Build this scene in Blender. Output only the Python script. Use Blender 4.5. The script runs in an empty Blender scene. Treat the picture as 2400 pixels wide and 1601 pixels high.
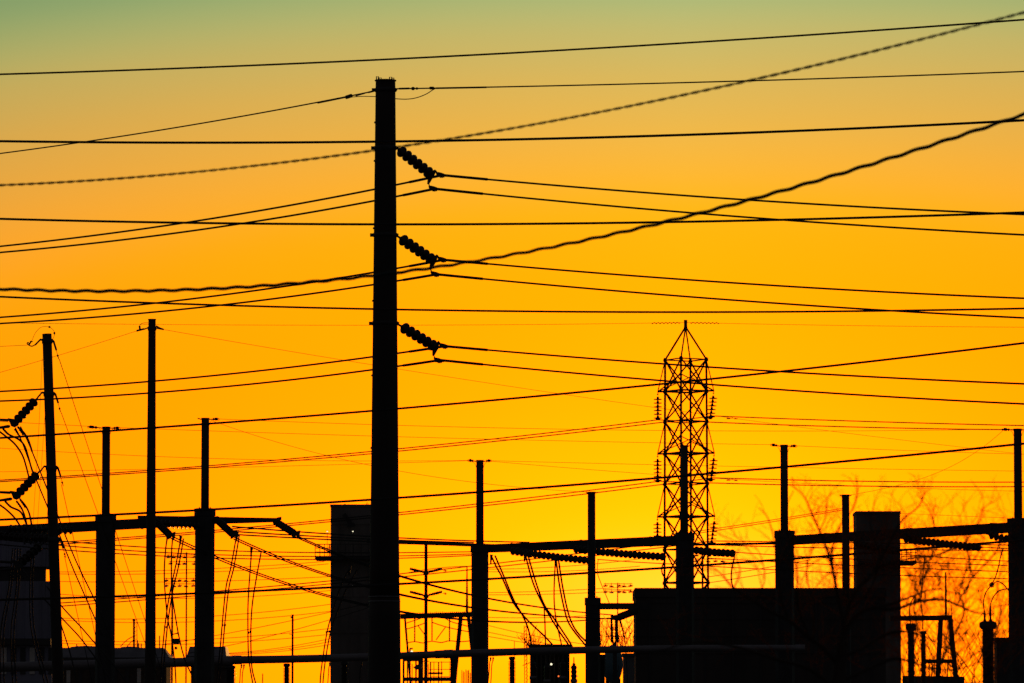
import bpy, math, random
import numpy as np
from mathutils import Vector, Matrix

# ------------------------------------------------------------------ camera, world, sun, exposure
SC = bpy.context.scene
COL = SC.collection
FPX = 2400.0 * 200.0 / 36.0          # focal length in photograph pixels (200 mm on full frame)
HORIZON = 1900.0                     # photograph row of the horizon (below the frame)
PITCH = math.atan((HORIZON - 800.5) / FPX)
CAMZ = 1.7

cam_data = bpy.data.cameras.new('camera')
cam_data.lens = 200.0
cam_data.sensor_width = 36.0
cam_data.clip_start = 0.5
cam_data.clip_end = 8000.0
cam_data.dof.use_dof = True
cam_data.dof.focus_distance = 140.0
cam_data.dof.aperture_fstop = 7.1
cam = bpy.data.objects.new('camera', cam_data)
cam.location = (0.0, 0.0, CAMZ)
cam.rotation_euler = (math.pi / 2 + PITCH, 0.0, 0.0)
COL.objects.link(cam)
SC.camera = cam

SUN_AZ = math.radians(2.9)           # to the right of straight ahead
SUN_EL = math.radians(2.6)

def lin(c):
    return tuple(((v / 255.0) / 12.92 if v / 255.0 <= 0.04045 else (((v / 255.0) + 0.055) / 1.055) ** 2.4) for v in c)

world = bpy.data.worlds.new('World')
SC.world = world
world.use_nodes = True
nt = world.node_tree
nt.nodes.clear()
N = nt.nodes.new
L = nt.links.new
def math_node(op, a, b=None, c=None):
    n = N('ShaderNodeMath'); n.operation = op
    for i, v in enumerate((a, b, c)):
        if v is None: continue
        if isinstance(v, (int, float)): n.inputs[i].default_value = v
        else: L(v, n.inputs[i])
    return n.outputs[0]
tc = N('ShaderNodeTexCoord')
sep = N('ShaderNodeSeparateXYZ'); L(tc.outputs['Generated'], sep.inputs[0])
DEG = 57.29578
az = math_node('MULTIPLY', math_node('ARCTAN2', sep.outputs[0], sep.outputs[1]), DEG)
el = math_node('MULTIPLY', math_node('ARCSINE', sep.outputs[2]), DEG)
GL_AZ, GL_EL = 1.75, 2.1             # centre of the after-sunset glow, degrees
daz = math_node('SUBTRACT', az, GL_AZ)
dele = math_node('SUBTRACT', math_node('ABSOLUTE', el), GL_EL)
daz2 = math_node('DIVIDE', daz, 2.7)
rr = math_node('SQRT', math_node('ADD', math_node('MULTIPLY', daz2, daz2), math_node('MULTIPLY', dele, dele)))
# compress r (degrees) into 0..1 so that the glow keeps most of the ramp
pos = math_node('DIVIDE', rr, math_node('ADD', rr, 6.0))
ramp = N('ShaderNodeValToRGB'); L(pos, ramp.inputs[0])
STOPS = [(0.0, (255, 226, 58)), (0.3, (255, 221, 40)), (0.65, (255, 214, 14)), (1.0, (255, 208, 0)), (1.8, (255, 190, 0)),
         (2.6, (255, 182, 0)), (3.2, (255, 181, 0)), (3.6, (255, 181, 10)), (3.97, (254, 182, 16)), (4.35, (250, 182, 54)), (4.75, (235, 182, 72)),
         (5.3, (212, 182, 93)), (5.75, (191, 184, 110)), (6.05, (171, 185, 120)), (6.45, (128, 173, 126)),
         (7.3, (100, 150, 117)), (10.0, (70, 112, 112)), (15.0, (50, 74, 84)), (25.0, (49, 59, 70)),
         (50.0, (45, 50, 61)), (100.0, (43, 46, 57))]
cr = ramp.color_ramp
cr.interpolation = 'B_SPLINE'
while len(cr.elements) < len(STOPS): cr.elements.new(0.5)
for e, (r, c) in zip(cr.elements, STOPS):
    e.position = r / (r + 6.0)
    e.color = (*lin(c), 1.0)
# away from the glow the low sky turns from yellow to a deeper orange
side = math_node('MINIMUM', math_node('DIVIDE', math_node('ABSOLUTE', daz), 9.0), 1.0)
low = math_node('MINIMUM', math_node('MAXIMUM', math_node('DIVIDE', math_node('SUBTRACT', el, 4.0), 4.0), 0.0), 1.0)
kside = math_node('SUBTRACT', 0.33, math_node('MULTIPLY', low, 0.12))
gfac = math_node('SUBTRACT', 1.0, math_node('MULTIPLY', side, kside))
mulc = N('ShaderNodeCombineColor')
# the low sky is far brighter in red than the exposure can hold (it clips to orange and yellow)
glow = math_node('MAXIMUM', math_node('SUBTRACT', 1.0, math_node('DIVIDE', rr, 4.0)), 0.0)
L(math_node('ADD', 1.0, math_node('MULTIPLY', math_node('POWER', glow, 1.2), 4.0)), mulc.inputs[0])
L(gfac, mulc.inputs[1]); L(math_node('MULTIPLY', gfac, gfac), mulc.inputs[2])
mul = N('ShaderNodeMix'); mul.data_type = 'RGBA'; mul.blend_type = 'MULTIPLY'; mul.inputs[0].default_value = 1.0
L(ramp.outputs[0], mul.inputs[6]); L(mulc.outputs[0], mul.inputs[7])
bg1 = N('ShaderNodeBackground'); bg1.inputs[1].default_value = 1.0
L(mul.outputs[2], bg1.inputs[0])
sky = N('ShaderNodeTexSky'); sky.sky_type = 'NISHITA'; sky.sun_disc = False
sky.sun_elevation = SUN_EL; sky.sun_rotation = SUN_AZ
sky.dust_density = 3.0; sky.air_density = 1.5
bg2 = N('ShaderNodeBackground'); bg2.inputs[1].default_value = 0.002
L(sky.outputs[0], bg2.inputs[0])
add = N('ShaderNodeAddShader'); L(bg1.outputs[0], add.inputs[0]); L(bg2.outputs[0], add.inputs[1])
wout = N('ShaderNodeOutputWorld'); L(add.outputs[0], wout.inputs[0])

sun_data = bpy.data.lights.new('sun', 'SUN')
sun_data.energy = 0.5
sun_data.angle = math.radians(0.6)
sun_data.color = (1.0, 0.45, 0.10)
sun = bpy.data.objects.new('sun', sun_data)
sd = Vector((math.sin(SUN_AZ) * math.cos(SUN_EL), math.cos(SUN_AZ) * math.cos(SUN_EL), math.sin(SUN_EL)))
sun.rotation_euler = sd.to_track_quat('Z', 'Y').to_euler()
sun.location = sd * 500
COL.objects.link(sun)

SC.view_settings.view_transform = 'Standard'
SC.view_settings.look = 'None'
SC.view_settings.exposure = 0.0
SC.view_settings.gamma = 1.0
SC.view_settings.use_curve_mapping = False
SC.render.engine = 'CYCLES'
SC.cycles.max_bounces = 4

# ------------------------------------------------------------------ materials
def material(name, base, rough=0.6, metallic=0.0, var=0.35, scale=3.0, bump=0.0, stretch=(1, 1, 1), spec=0.5):
    m = bpy.data.materials.new(name); m.use_nodes = True
    t = m.node_tree; b = t.nodes['Principled BSDF']
    b.inputs['Roughness'].default_value = rough
    b.inputs['Metallic'].default_value = metallic
    b.inputs['Specular IOR Level'].default_value = spec
    co = t.nodes.new('ShaderNodeTexCoord'); mp = t.nodes.new('ShaderNodeMapping'); mp.inputs['Scale'].default_value = stretch
    no = t.nodes.new('ShaderNodeTexNoise'); no.inputs['Scale'].default_value = scale; no.inputs['Detail'].default_value = 6.0
    t.links.new(co.outputs['Object'], mp.inputs[0]); t.links.new(mp.outputs[0], no.inputs['Vector'])
    rp = t.nodes.new('ShaderNodeValToRGB'); t.links.new(no.outputs[0], rp.inputs[0])
    rp.color_ramp.elements[0].position = 0.3; rp.color_ramp.elements[1].position = 0.7
    rp.color_ramp.elements[0].color = (*[v * (1 - var) for v in base], 1)
    rp.color_ramp.elements[1].color = (*[min(1, v * (1 + var)) for v in base], 1)
    t.links.new(rp.outputs[0], b.inputs['Base Color'])
    if bump:
        bu = t.nodes.new('ShaderNodeBump'); bu.inputs['Strength'].default_value = bump; bu.inputs['Distance'].default_value = 0.02
        t.links.new(no.outputs[0], bu.inputs['Height']); t.links.new(bu.outputs[0], b.inputs['Normal'])
    return m
def emitter(name, col, strength):
    m = bpy.data.materials.new(name); m.use_nodes = True
    b = m.node_tree.nodes['Principled BSDF']
    b.inputs['Base Color'].default_value = (*col, 1)
    b.inputs['Emission Color'].default_value = (*col, 1); b.inputs['Emission Strength'].default_value = strength
    return m
M = {
    'pole': material('weathering_steel', (0.035, 0.027, 0.024), 0.75, 0.0, 0.4, 2.0, 0.3, (1, 1, 0.15)),
    'steel': material('dark_galvanised_steel', (0.055, 0.058, 0.064), 0.65, 0.3, 0.3, 4.0, 0.2),
    'galv': material('galvanised_steel', (0.22, 0.23, 0.25), 0.5, 0.4, 0.25, 5.0, 0.1),
    'alu': material('aluminium_tube', (0.20, 0.20, 0.215), 0.5, 0.3, 0.2, 6.0, 0.1, (0.2, 1, 1)),
    'wire': material('weathered_aluminium_strand', (0.045, 0.047, 0.05), 0.8, 0.0, 0.2, 12.0, spec=0.1),
    'cable': material('black_cable_sheath', (0.02, 0.04, 0.04), 0.75, 0.0, 0.2, 20.0),
    'porc': material('brown_porcelain', (0.022, 0.014, 0.013), 0.35, 0.0, 0.2, 6.0),
    'pale': material('pale_concrete', (0.20, 0.19, 0.18), 0.85, 0.0, 0.35, 0.8, 0.3, (1, 1, 0.3)),
    'concrete': material('dark_concrete', (0.075, 0.066, 0.062), 0.85, 0.0, 0.35, 0.8, 0.3, (1, 1, 0.3)),
    'wall': material('pale_blue_cladding', (0.30, 0.32, 0.43), 0.75, 0.0, 0.35, 0.5, 0.1, (1, 1, 0.3)),
    'roof': material('grey_sheet_roof', (0.20, 0.21, 0.24), 0.6, 0.2, 0.25, 1.5, 0.2),
    'trim': material('dark_trim', (0.06, 0.06, 0.065), 0.7, 0.0, 0.2, 2.0),
    'brown': material('brown_brick', (0.10, 0.075, 0.06), 0.9, 0.0, 0.3, 6.0, 0.3),
    'tank': material('teal_tank_paint', (0.10, 0.22, 0.28), 0.5, 0.0, 0.15, 3.0),
    'wood': material('creosoted_wood', (0.045, 0.032, 0.029), 0.9, 0.0, 0.4, 3.0, 0.4, (4, 4, 0.3)),
    'bark': material('bark', (0.05, 0.036, 0.028), 0.9, 0.0, 0.4, 8.0, 0.5, (1, 1, 0.3)),
    'twig': material('backlit_twig', (0.07, 0.04, 0.022), 0.9, 0.0, 0.3, 8.0),
    'ground': material('gravel_ground', (0.09, 0.08, 0.07), 0.95, 0.0, 0.4, 0.6, 0.3),
    'glass': material('lamp_glass', (0.75, 0.76, 0.72), 0.2, 0.0, 0.1, 3.0),
    'lamp': emitter('lit_lamp', (1.0, 0.92, 0.62), 1.3),
    'lampdim': emitter('dim_lit_lamp', (1.0, 0.93, 0.75), 0.8),
    'red': emitter('red_indicator', (1.0, 0.16, 0.03), 1.5),
}

def add_translucency(m, col, fac):
    t = m.node_tree; b = t.nodes['Principled BSDF']; o = t.nodes['Material Output']
    tr = t.nodes.new('ShaderNodeBsdfTranslucent'); tr.inputs[0].default_value = (*col, 1)
    mx = t.nodes.new('ShaderNodeMixShader'); mx.inputs[0].default_value = fac
    t.links.new(b.outputs[0], mx.inputs[1]); t.links.new(tr.outputs[0], mx.inputs[2]); t.links.new(mx.outputs[0], o.inputs[0])
add_translucency(M['twig'], (0.85, 0.42, 0.12), 0.35)

# ------------------------------------------------------------------ helpers
_cp, _sp = math.cos(PITCH), math.sin(PITCH)
def P(x, y, Y):
    """photograph pixel at world distance Y -> point in the place"""
    u = (x - 1200.0) / FPX; v = (800.5 - y) / FPX
    d = Vector((u, _cp - v * _sp, _sp + v * _cp))
    return Vector((0, 0, CAMZ)) + d * (Y / d.y)
def S(px, Y):
    return px * Y / FPX

class MB:
    def __init__(self): self.v = []; self.f = []
    def tube(self, path, r, n=8, cap=True):
        path = [Vector(p) for p in path]
        k = len(path)
        rs = r if isinstance(r, (list, tuple)) else [r] * k
        b0 = len(self.v)
        up = None
        for i in range(k):
            t = (path[min(i + 1, k - 1)] - path[max(i - 1, 0)])
            if t.length < 1e-9: t = Vector((0, 0, 1))
            t.normalize()
            if up is None:
                up = Vector((0, 0, 1)) if abs(t.z) < 0.9 else Vector((1, 0, 0))
            a = t.cross(up)
            if a.length < 1e-6: a = t.cross(Vector((0, 1, 0)))
            a.normalize(); b = a.cross(t); b.normalize(); up = b
            for j in range(n):
                an = 2 * math.pi * j / n
                self.v.append(path[i] + a * (math.cos(an) * rs[i]) + b * (math.sin(an) * rs[i]))
        for i in range(k - 1):
            for j in range(n):
                j2 = (j + 1) % n
                self.f.append((b0 + i * n + j, b0 + i * n + j2, b0 + (i + 1) * n + j2, b0 + (i + 1) * n + j))
        if cap:
            self.f.append(tuple(b0 + j for j in range(n))[::-1])
            self.f.append(tuple(b0 + (k - 1) * n + j for j in range(n)))
        return self
    def lathe(self, o, axis, prof, n=14):
        o = Vector(o); axis = Vector(axis).normalized()
        return self.tube([o + axis * t for t, r in prof], [r for t, r in prof], n) if False else self._lathe(o, axis, prof, n)
    def _lathe(self, o, axis, prof, n):
        a = axis.cross(Vector((0, 0, 1)) if abs(axis.z) < 0.9 else Vector((1, 0, 0))).normalized(); b = axis.cross(a)
        b0 = len(self.v)
        for t, r in prof:
            for j in range(n):
                an = 2 * math.pi * j / n
                self.v.append(o + axis * t + a * (math.cos(an) * r) + b * (math.sin(an) * r))
        for i in range(len(prof) - 1):
            for j in range(n):
                j2 = (j + 1) % n
                self.f.append((b0 + i * n + j, b0 + (i + 1) * n + j, b0 + (i + 1) * n + j2, b0 + i * n + j2))
        self.f.append(tuple(b0 + j for j in range(n)))
        self.f.append(tuple(b0 + (len(prof) - 1) * n + j for j in range(n))[::-1])
        return self
    def box(self, lo, hi):
        x0, y0, z0 = lo; x1, y1, z1 = hi; b = len(self.v)
        self.v += [Vector(p) for p in ((x0, y0, z0), (x1, y0, z0), (x1, y1, z0), (x0, y1, z0), (x0, y0, z1), (x1, y0, z1), (x1, y1, z1), (x0, y1, z1))]
        self.f += [tuple(b + i for i in q) for q in ((0, 3, 2, 1), (4, 5, 6, 7), (0, 1, 5, 4), (1, 2, 6, 5), (2, 3, 7, 6), (3, 0, 4, 7))]
        return self
    def bar(self, p0, p1, w, h=None, w1=None, h1=None):
        """rectangular bar; w across, h the other way; may taper"""
        p0 = Vector(p0); p1 = Vector(p1); h = h or w; w1 = w1 or w; h1 = h1 or h
        t = (p1 - p0).normalized()
        a = t.cross(Vector((0, 0, 1)))
        a = Vector((1, 0, 0)) if a.length < 1e-3 else a.normalized()
        b = a.cross(t).normalized(); k = len(self.v)
        for p, ww, hh in ((p0, w, h), (p1, w1, h1)):
            for sa, sb in ((-1, -1), (1, -1), (1, 1), (-1, 1)):
                self.v.append(p + a * (sa * ww / 2) + b * (sb * hh / 2))
        self.f += [tuple(k + i for i in q) for q in ((0, 3, 2, 1), (4, 5, 6, 7), (0, 1, 5, 4), (1, 2, 6, 5), (2, 3, 7, 6), (3, 0, 4, 7))]
        return self
    def plate(self, pts, depth):
        pts = [Vector(p) for p in pts]; k = len(self.v); n = len(pts)
        for p in pts: self.v.append(p - Vector((0, depth / 2, 0)))
        for p in pts: self.v.append(p + Vector((0, depth / 2, 0)))
        self.f.append(tuple(k + i for i in range(n))); self.f.append(tuple(k + n + i for i in range(n))[::-1])
        for i in range(n):
            j = (i + 1) % n
            self.f.append((k + i, k + n + i, k + n + j, k + j))
        return self
    def build(self, name, mat, parent=None, smooth=False):
        me = bpy.data.meshes.new(name)
        me.from_pydata([tuple(p) for p in self.v], [], self.f)
        me.materials.append(M[mat] if isinstance(mat, str) else mat)
        if smooth:
            for p in me.polygons: p.use_smooth = len(p.vertices) == 4
        me.update()
        o = bpy.data.objects.new(name, me); COL.objects.link(o)
        if parent is not None:
            o.parent = parent
            o.matrix_parent_inverse = Matrix.Translation(-Vector(parent.location)) if parent.parent is None and parent.type == 'EMPTY' else Matrix.Identity(4)
        return o

def tag(o, label, cat, group=None):
    o['label'] = label; o['category'] = cat
    if group: o['group'] = group
    return o
def thing(name, label, cat, loc, group=None):
    o = bpy.data.objects.new(name, None); COL.objects.link(o)
    o.empty_display_size = 0.3
    o.location = loc
    return tag(o, label, cat, group)

def catmull(pts, n=8):
    out = []
    k = len(pts)
    for i in range(k - 1):
        p0 = pts[max(i - 1, 0)]; p1 = pts[i]; p2 = pts[i + 1]; p3 = pts[min(i + 2, k - 1)]
        for s in range(n):
            t = s / n
            out.append(tuple(0.5 * ((2 * b) + (-a + c) * t + (2 * a - 5 * b + 4 * c - d) * t * t + (-a + 3 * b - 3 * c + d) * t ** 3)
                             for a, b, c, d in zip(p0, p1, p2, p3)))
    out.append(tuple(pts[-1]))
    return out

def span(pts, Y, deg=2, x0=None, x1=None, n=40, wt=None):
    """smooth sagging span through measured pixels; Y is (distance at x0, distance at x1)"""
    xs = np.array([p[0] for p in pts], float); ys = np.array([p[1] for p in pts], float)
    w = np.ones(len(xs))
    if wt: 
        for i, v in wt.items(): w[i] = v
    c = np.polyfit((xs - 1200) / 1200, ys, min(deg, len(xs) - 1), w=w)
    a = xs[0] if x0 is None else x0; b = xs[-1] if x1 is None else x1
    X = np.linspace(a, b, n)
    Yv = np.polyval(c, (X - 1200) / 1200)
    if isinstance(Y, (int, float)): Y = (Y, Y)
    return [P(x, y, Y[0] + (Y[1] - Y[0]) * (x - a) / (b - a)) for x, y in zip(X, Yv)]

def wire(label, pts, Y, d, deg=2, x0=None, x1=None, group=None, name='overhead_wire', cat='wire', n=40, mat='wire', sides=6, wt=None):
    path = span(pts, Y, deg, x0, x1, n, wt)
    o = MB().tube(path, d / 2 * (1.75 if d < .0175 else (2.0 if d < .0265 else 1.5)), sides).build(name, mat, None, True)
    return tag(o, label, cat, group)
def curve_wire(label, pts, Y, d, group=None, name='jumper_wire', cat='wire', mat='wire', parent=None):
    if isinstance(Y, (int, float)): Y = (Y, Y)
    k = len(pts) - 1
    p3 = [(x, y, Y[0] + (Y[1] - Y[0]) * i / k) for i, (x, y) in enumerate(pts)]
    path = [P(*q) for q in catmull(p3, 6)]
    o = MB().tube(path, d * .95, 6).build(name, mat, parent, True)
    return tag(o, label, cat, group) if parent is None else o

# ------------------------------------------------------------------ setting: ground
g = MB()
NX = 24
for j in range(NX + 1):
    for i in range(NX + 1):
        g.v.append(Vector((-3000 + 6000 * i / NX, -800 + 5800 * j / NX, 0.0)))
for j in range(NX):
    for i in range(NX):
        a = j * (NX + 1) + i
        g.f.append((a, a + 1, a + NX + 2, a + NX + 1))
go = g.build('ground', 'ground'); go['kind'] = 'structure'

# ------------------------------------------------------------------ insulators
DISC_CACHE = {}
def disc_mesh(dia, pitch):
    key = (round(dia, 3), round(pitch, 3))
    if key not in DISC_CACHE:
        r = dia / 2
        m = MB()
        # cap, bell and skirt along +Z
        prof = [(-0.50 * pitch, r * 0.22), (-0.42 * pitch, r * 0.36), (-0.18 * pitch, r * 0.38), (-0.12 * pitch, r * 0.62),
                (0.0, r * 0.93), (0.10 * pitch, r), (0.22 * pitch, r * 0.97), (0.24 * pitch, r * 0.80), (0.18 * pitch, r * 0.55),
                (0.30 * pitch, r * 0.50), (0.32 * pitch, r * 0.2), (0.50 * pitch, r * 0.16)]
        m.lathe((0, 0, 0), (0, 0, 1), prof, 14)
        me = bpy.data.meshes.new('disc'); me.from_pydata([tuple(p) for p in m.v], [], m.f)
        me.materials.append(M['porc'])
        for p in me.polygons: p.use_smooth = len(p.vertices) == 4
        DISC_CACHE[key] = me
    return DISC_CACHE[key]

def string(label, a, b, count, dia, group, name='insulator_string', ends=True, curve=0.0):
    """string of cap-and-pin discs from world point a to world point b"""
    a = Vector(a); b = Vector(b)
    t = thing(name, label, 'insulator', a, group)
    ax = (b - a); ln = ax.length; axn = ax.normalized(); pitch = ln / count
    q = axn.to_track_quat('Z', 'Y').to_matrix().to_4x4()
    me = disc_mesh(dia, min(pitch, dia * 0.75))
    for i in range(count):
        o = bpy.data.objects.new('disc', me); COL.objects.link(o); o.parent = t
        s = (i + 0.5) / count
        off = Vector((0, 0, -curve * 4 * s * (1 - s)))
        o.matrix_local = Matrix.Translation(ax * s + off) @ q
    if ends:
        MB().tube([a, a - axn * dia * 0.35], dia * 0.09, 6).build('shackle', 'steel', t)
        MB().tube([b - axn * pitch * 0.3, b + axn * dia * 0.25], dia * 0.09, 6).build('socket_link', 'steel', t)
    return t

def post_insulator(label, x, ytop, ybot_shaft, Y, cap_w, core_w, shed_w, pitch_px, group=None, name='post_insulator', cap_h=8):
    """ribbed support column standing on a steel pedestal"""
    top = P(x, ytop, Y); base = Vector((top.x, Y, 0))
    t = thing(name, label, 'insulator', base, group)
    zb = P(x, ybot_shaft, Y).z
    h = S(cap_h, Y)
    MB().lathe((top.x, Y, top.z - h), (0, 0, 1), [(0, S(cap_w / 2 * .8, Y)), (h * .25, S(cap_w / 2, Y)), (h * .8, S(cap_w / 2, Y)), (h, S(cap_w / 2 * .7, Y))], 16).build('cap', 'steel', t, True)
    prof = []
    z = zb; p = S(pitch_px, Y); rc = S(core_w / 2, Y); rs = S(shed_w / 2, Y)
    while z < top.z - h - p:
        prof += [(z - zb, rc), (z - zb + p * .25, rs), (z - zb + p * .45, rs), (z - zb + p * .6, rc)]
        z += p
    prof.append((top.z - h - zb, rc))
    MB().lathe((top.x, Y, zb), (0, 0, 1), prof, 14).build('ribbed_column', 'porc', t, True)
    MB().tube([(top.x, Y, 0), (top.x, Y, zb)], rc * 1.15, 10).build('pedestal', 'steel', t, True)
    return t

# ------------------------------------------------------------------ main steel pole
YM = 126.0
def lerp(a, b, s): return a + (b - a) * s
pole_c = P(903.5, 190, YM)
def pole_half(y):   # half width in pixels at a photograph row
    return lerp(23.3, 37.3, (y - 190) / (1601 - 190))
base = Vector((pole_c.x, YM, 0))
mp = thing('transmission_pole', 'tall thick dark steel pole in the centre carrying three insulator strings', 'utility pole', base)
zt = P(903.5, 190, YM).z
rt = S(pole_half(190), YM); rb = S(pole_half(1601), YM)
def main_x(z): # slightly leaning shaft as in the photo: the centre drifts right going down
    s = (zt - z) / (zt - P(903, 1601, YM).z)
    return pole_c.x + S(6.0, YM) * s * 0.0
def main_r(z):
    return rt + (rb - rt) * (zt - z) / (zt - P(903, 1601, YM).z)
zsplit = P(905, 1404, YM).z
NS = 16
path = [(main_x(z), YM, z) for z in np.linspace(zsplit, zt, NS)]
MB().tube(path, [main_r(p[2]) for p in path], 24).build('upper_shaft', 'pole', mp, True)
path = [(main_x(z), YM, z) for z in np.linspace(0, zsplit + 0.02, NS)]
MB().tube(path, [main_r(p[2]) + 0.012 for p in path], 24).build('lower_shaft', 'pole', mp, True)
for yy in (1399, 1410):
    z = P(905, yy, YM).z
    MB().lathe((main_x(z), YM, z), (0, 0, 1), [(-.014, main_r(z)), (-.012, main_r(z) + .018), (.012, main_r(z) + .018), (.014, main_r(z))], 28).build('weld_ring', 'galv', mp, True)
MB().lathe((pole_c.x, YM, zt), (0, 0, 1), [(0, rt), (0.0, rt + .022), (.02, rt + .022), (.02, 0.01)], 24).build('cap_plate', 'pole', mp)
for x, y, w in ((884.5, 180, 4.5), (891, 183, 4.5), (915.5, 180, 5.0), (921, 182, 4.0)):
    p = P(x, 189, YM + (-.05 if w == 4.5 else .05)); tp = P(x, y, YM)
    hw = S(w / 2, YM)
    MB().tube([p + Vector((-hw, 0, 0)), Vector((p.x - hw, p.y, tp.z)), Vector((p.x + hw, p.y, tp.z)), p + Vector((hw, 0, 0))], .014, 6).build('lifting_lug', 'steel', mp)
for yy, dx in ((211, 0), (347, 0), (551, 0), (758, 0)):
    z = P(903, yy, YM).z; r = main_r(z)
    MB().lathe((main_x(z), YM, z), (0, 0, 1), [(-.045, r), (-.043, r + .012), (.043, r + .012), (.045, r)], 24).build('band', 'steel', mp, True)
    for s in (-1, 1):
        c = Vector((main_x(z) + s * (r + .018), YM, z))
        MB().bar(c + Vector((-.03, 0, .035)), c + Vector((-.03, 0, -.035)), .07, .09).tube([c + Vector((0, -.05, 0)), c + Vector((0, .05, 0))], .022, 6).tube([c + Vector((0, 0, .02)), c + Vector((s * .028, 0, .02))], .014, 6).build('bolted_lug', 'steel', mp)
for yy, s in ((287, -1), (377, -1), (535, -1), (705, -1), (880, -1), (1050, -1)):
    z = P(903, yy, YM).z
    c = Vector((main_x(z) + s * main_r(z), YM, z))
    MB().bar(c + Vector((0, 0, .02)), c + Vector((s * .012, 0, -.02)), .03, .03).build('step_clip', 'steel', mp)

# three suspension strings on the pole, each with its yoke plate and two clamps
def clamp(parent, x, y, Y, slope):
    pts = [(x - 15, y - 6.5), (x - 9, y - 7), (x - 2, y - 5.5), (x + 5, y - 3), (x + 11, y + 2), (x + 10, y + 4), (x + 6, y + 3.5), (x + 5, y + 6), (x + 2.5, y + 5),
           (x + .5, y + 7), (x - 2, y + 5.5), (x - 4, y + 6.5), (x - 7, y + 4), (x - 10, y + 4.5), (x - 13, y + 1)]
    MB().plate([P(px, py, Y) for px, py in pts][::-1], .07).build('suspension_clamp', 'steel', parent)
TOPN = {0: 'top', 1: 'middle', 2: 'lowest'}
STR = [((934, 350), (1008, 407), (1036, 410.5), (1019, 442.5)),
       ((938, 558), (1013, 609), (1040, 609), (1023.5, 643)),
       ((941, 765), (1018, 812), (1043.5, 811.5), (1031, 845))]
for i, (a, b, c1, c2) in enumerate(STR):
    Ya = YM; Yb = YM + .75
    A = P(a[0], a[1], Ya); B = P(b[0], b[1], Yb)
    t = string(TOPN[i] + ' slanting string of six dark discs on the right of the thick centre pole', A, B, 6, .268, 'insulator strings on the centre pole')
    dx = b[0]; dy = b[1]
    yk = [(dx - 8, dy - 8), (dx + 2, dy - 6), (c1[0] - 16, c1[1] - 13), (c1[0] - 13, c1[1] - 9), (dx + 9, dy + 6), (c2[0] - 13, c2[1] - 11), (c2[0] - 18, c2[1] - 11), (dx - 5, dy + 5)]
    MB().plate([P(px, py, Yb) for px, py in yk][::-1], .03).build('yoke_plate', 'steel', t)
    clamp(t, c1[0], c1[1], Yb, 0); clamp(t, c2[0], c2[1], Yb, 0)
    MB().tube([P(c1[0] - 15, c1[1] - 11, Yb), P(c1[0] - 11, c1[1] - 5, Yb)], .014, 6).tube([P(c2[0] - 15.5, c2[1] - 13, Yb), P(c2[0] - 11, c2[1] - 5, Yb)], .014, 6).build('link', 'steel', t)
YC = YM + .75
# conductors: left part passes behind the pole, right part leaves to the right
CON = [
    ('upper', 'top', [(0, 578), (300, 540), (600, 496.5), (878, 443.9), (930, 432.8), (1002, 417.5), (1036, 410.5)], [(1036, 410.5), (1140, 420.4), (1200, 425.8), (1800, 471.7), (2400, 502.8)]),
    ('lower', 'top', [(0, 592), (300, 560), (600, 520), (878, 470), (930, 459.5), (1010, 444), (1019, 442.5)], [(1019, 442.5), (1140, 454.9), (1200, 461.2), (1800, 513), (2400, 550.6)]),
    ('upper', 'middle', [(0, 744), (300, 717), (600, 681.7), (878, 637.8), (932, 628.3), (998, 616), (1040, 609)], [(1040, 609), (1140, 618.2), (1200, 623.8), (1800, 668.2), (2400, 699.3)]),
    ('lower', 'middle', [(0, 758.5), (300, 736.5), (600, 706.2), (876, 667.2), (933, 657.4), (1018, 643.6), (1023.5, 643)], [(1023.5, 643), (1140, 653.4), (1200, 659.5), (1800, 710), (2400, 745)]),
    ('upper', 'lowest', [(0, 917.3), (400, 890.5), (600, 870), (876, 835.4), (935, 827.3), (1000, 817.5), (1043.5, 811.5)], [(1043.5, 811.5), (1140, 820.4), (1500, 848.4), (1800, 869.8), (2400, 899.7)]),
    ('lower', 'lowest', [(0, 940), (400, 917.8), (600, 899), (876, 866.3), (936, 857.4), (1022, 844.8), (1031, 844)], [(1031, 844), (1140, 854.8), (1500, 888.2), (1800, 911.2), (2400, 946.9)]),
]
for pos_, which, lft, rgt in CON:
    t = thing('conductor', '%s black conductor of the pair clamped to the %s insulator string' % (pos_, which), 'wire', P(*rgt[0], YC), 'conductors of the centre pole')
    l = span(lft, (145, YC), 2, -300, lft[-1][0], 36, {len(lft) - 1: 6})
    r = span(rgt, (YC, 116), 2, rgt[0][0], 2700, 36, {0: 6})
    MB().tube(l[:-1] + r, .0235, 6).build('strand', 'wire', t, True)
    x = rgt[0][0]
    lend = {'upper': 960, 'lower': 945}[pos_]; rend = {'upper': 1142, 'lower': 1131}[pos_]
    la = span(lft, (145 + (YC - 145) * (lend + 300) / (lft[-1][0] + 300), YC), 2, lend, lft[-1][0] - 4, 8, {len(lft) - 1: 6})
    ra = span(rgt, (YC, YC + (116 - YC) * (rend - x) / (2700 - x)), 2, x + 4, rend, 10, {0: 6})
    for q in (la, ra):
        MB().tube(q, .031, 7).build('armour_rod', 'wire', t, True)
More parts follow.
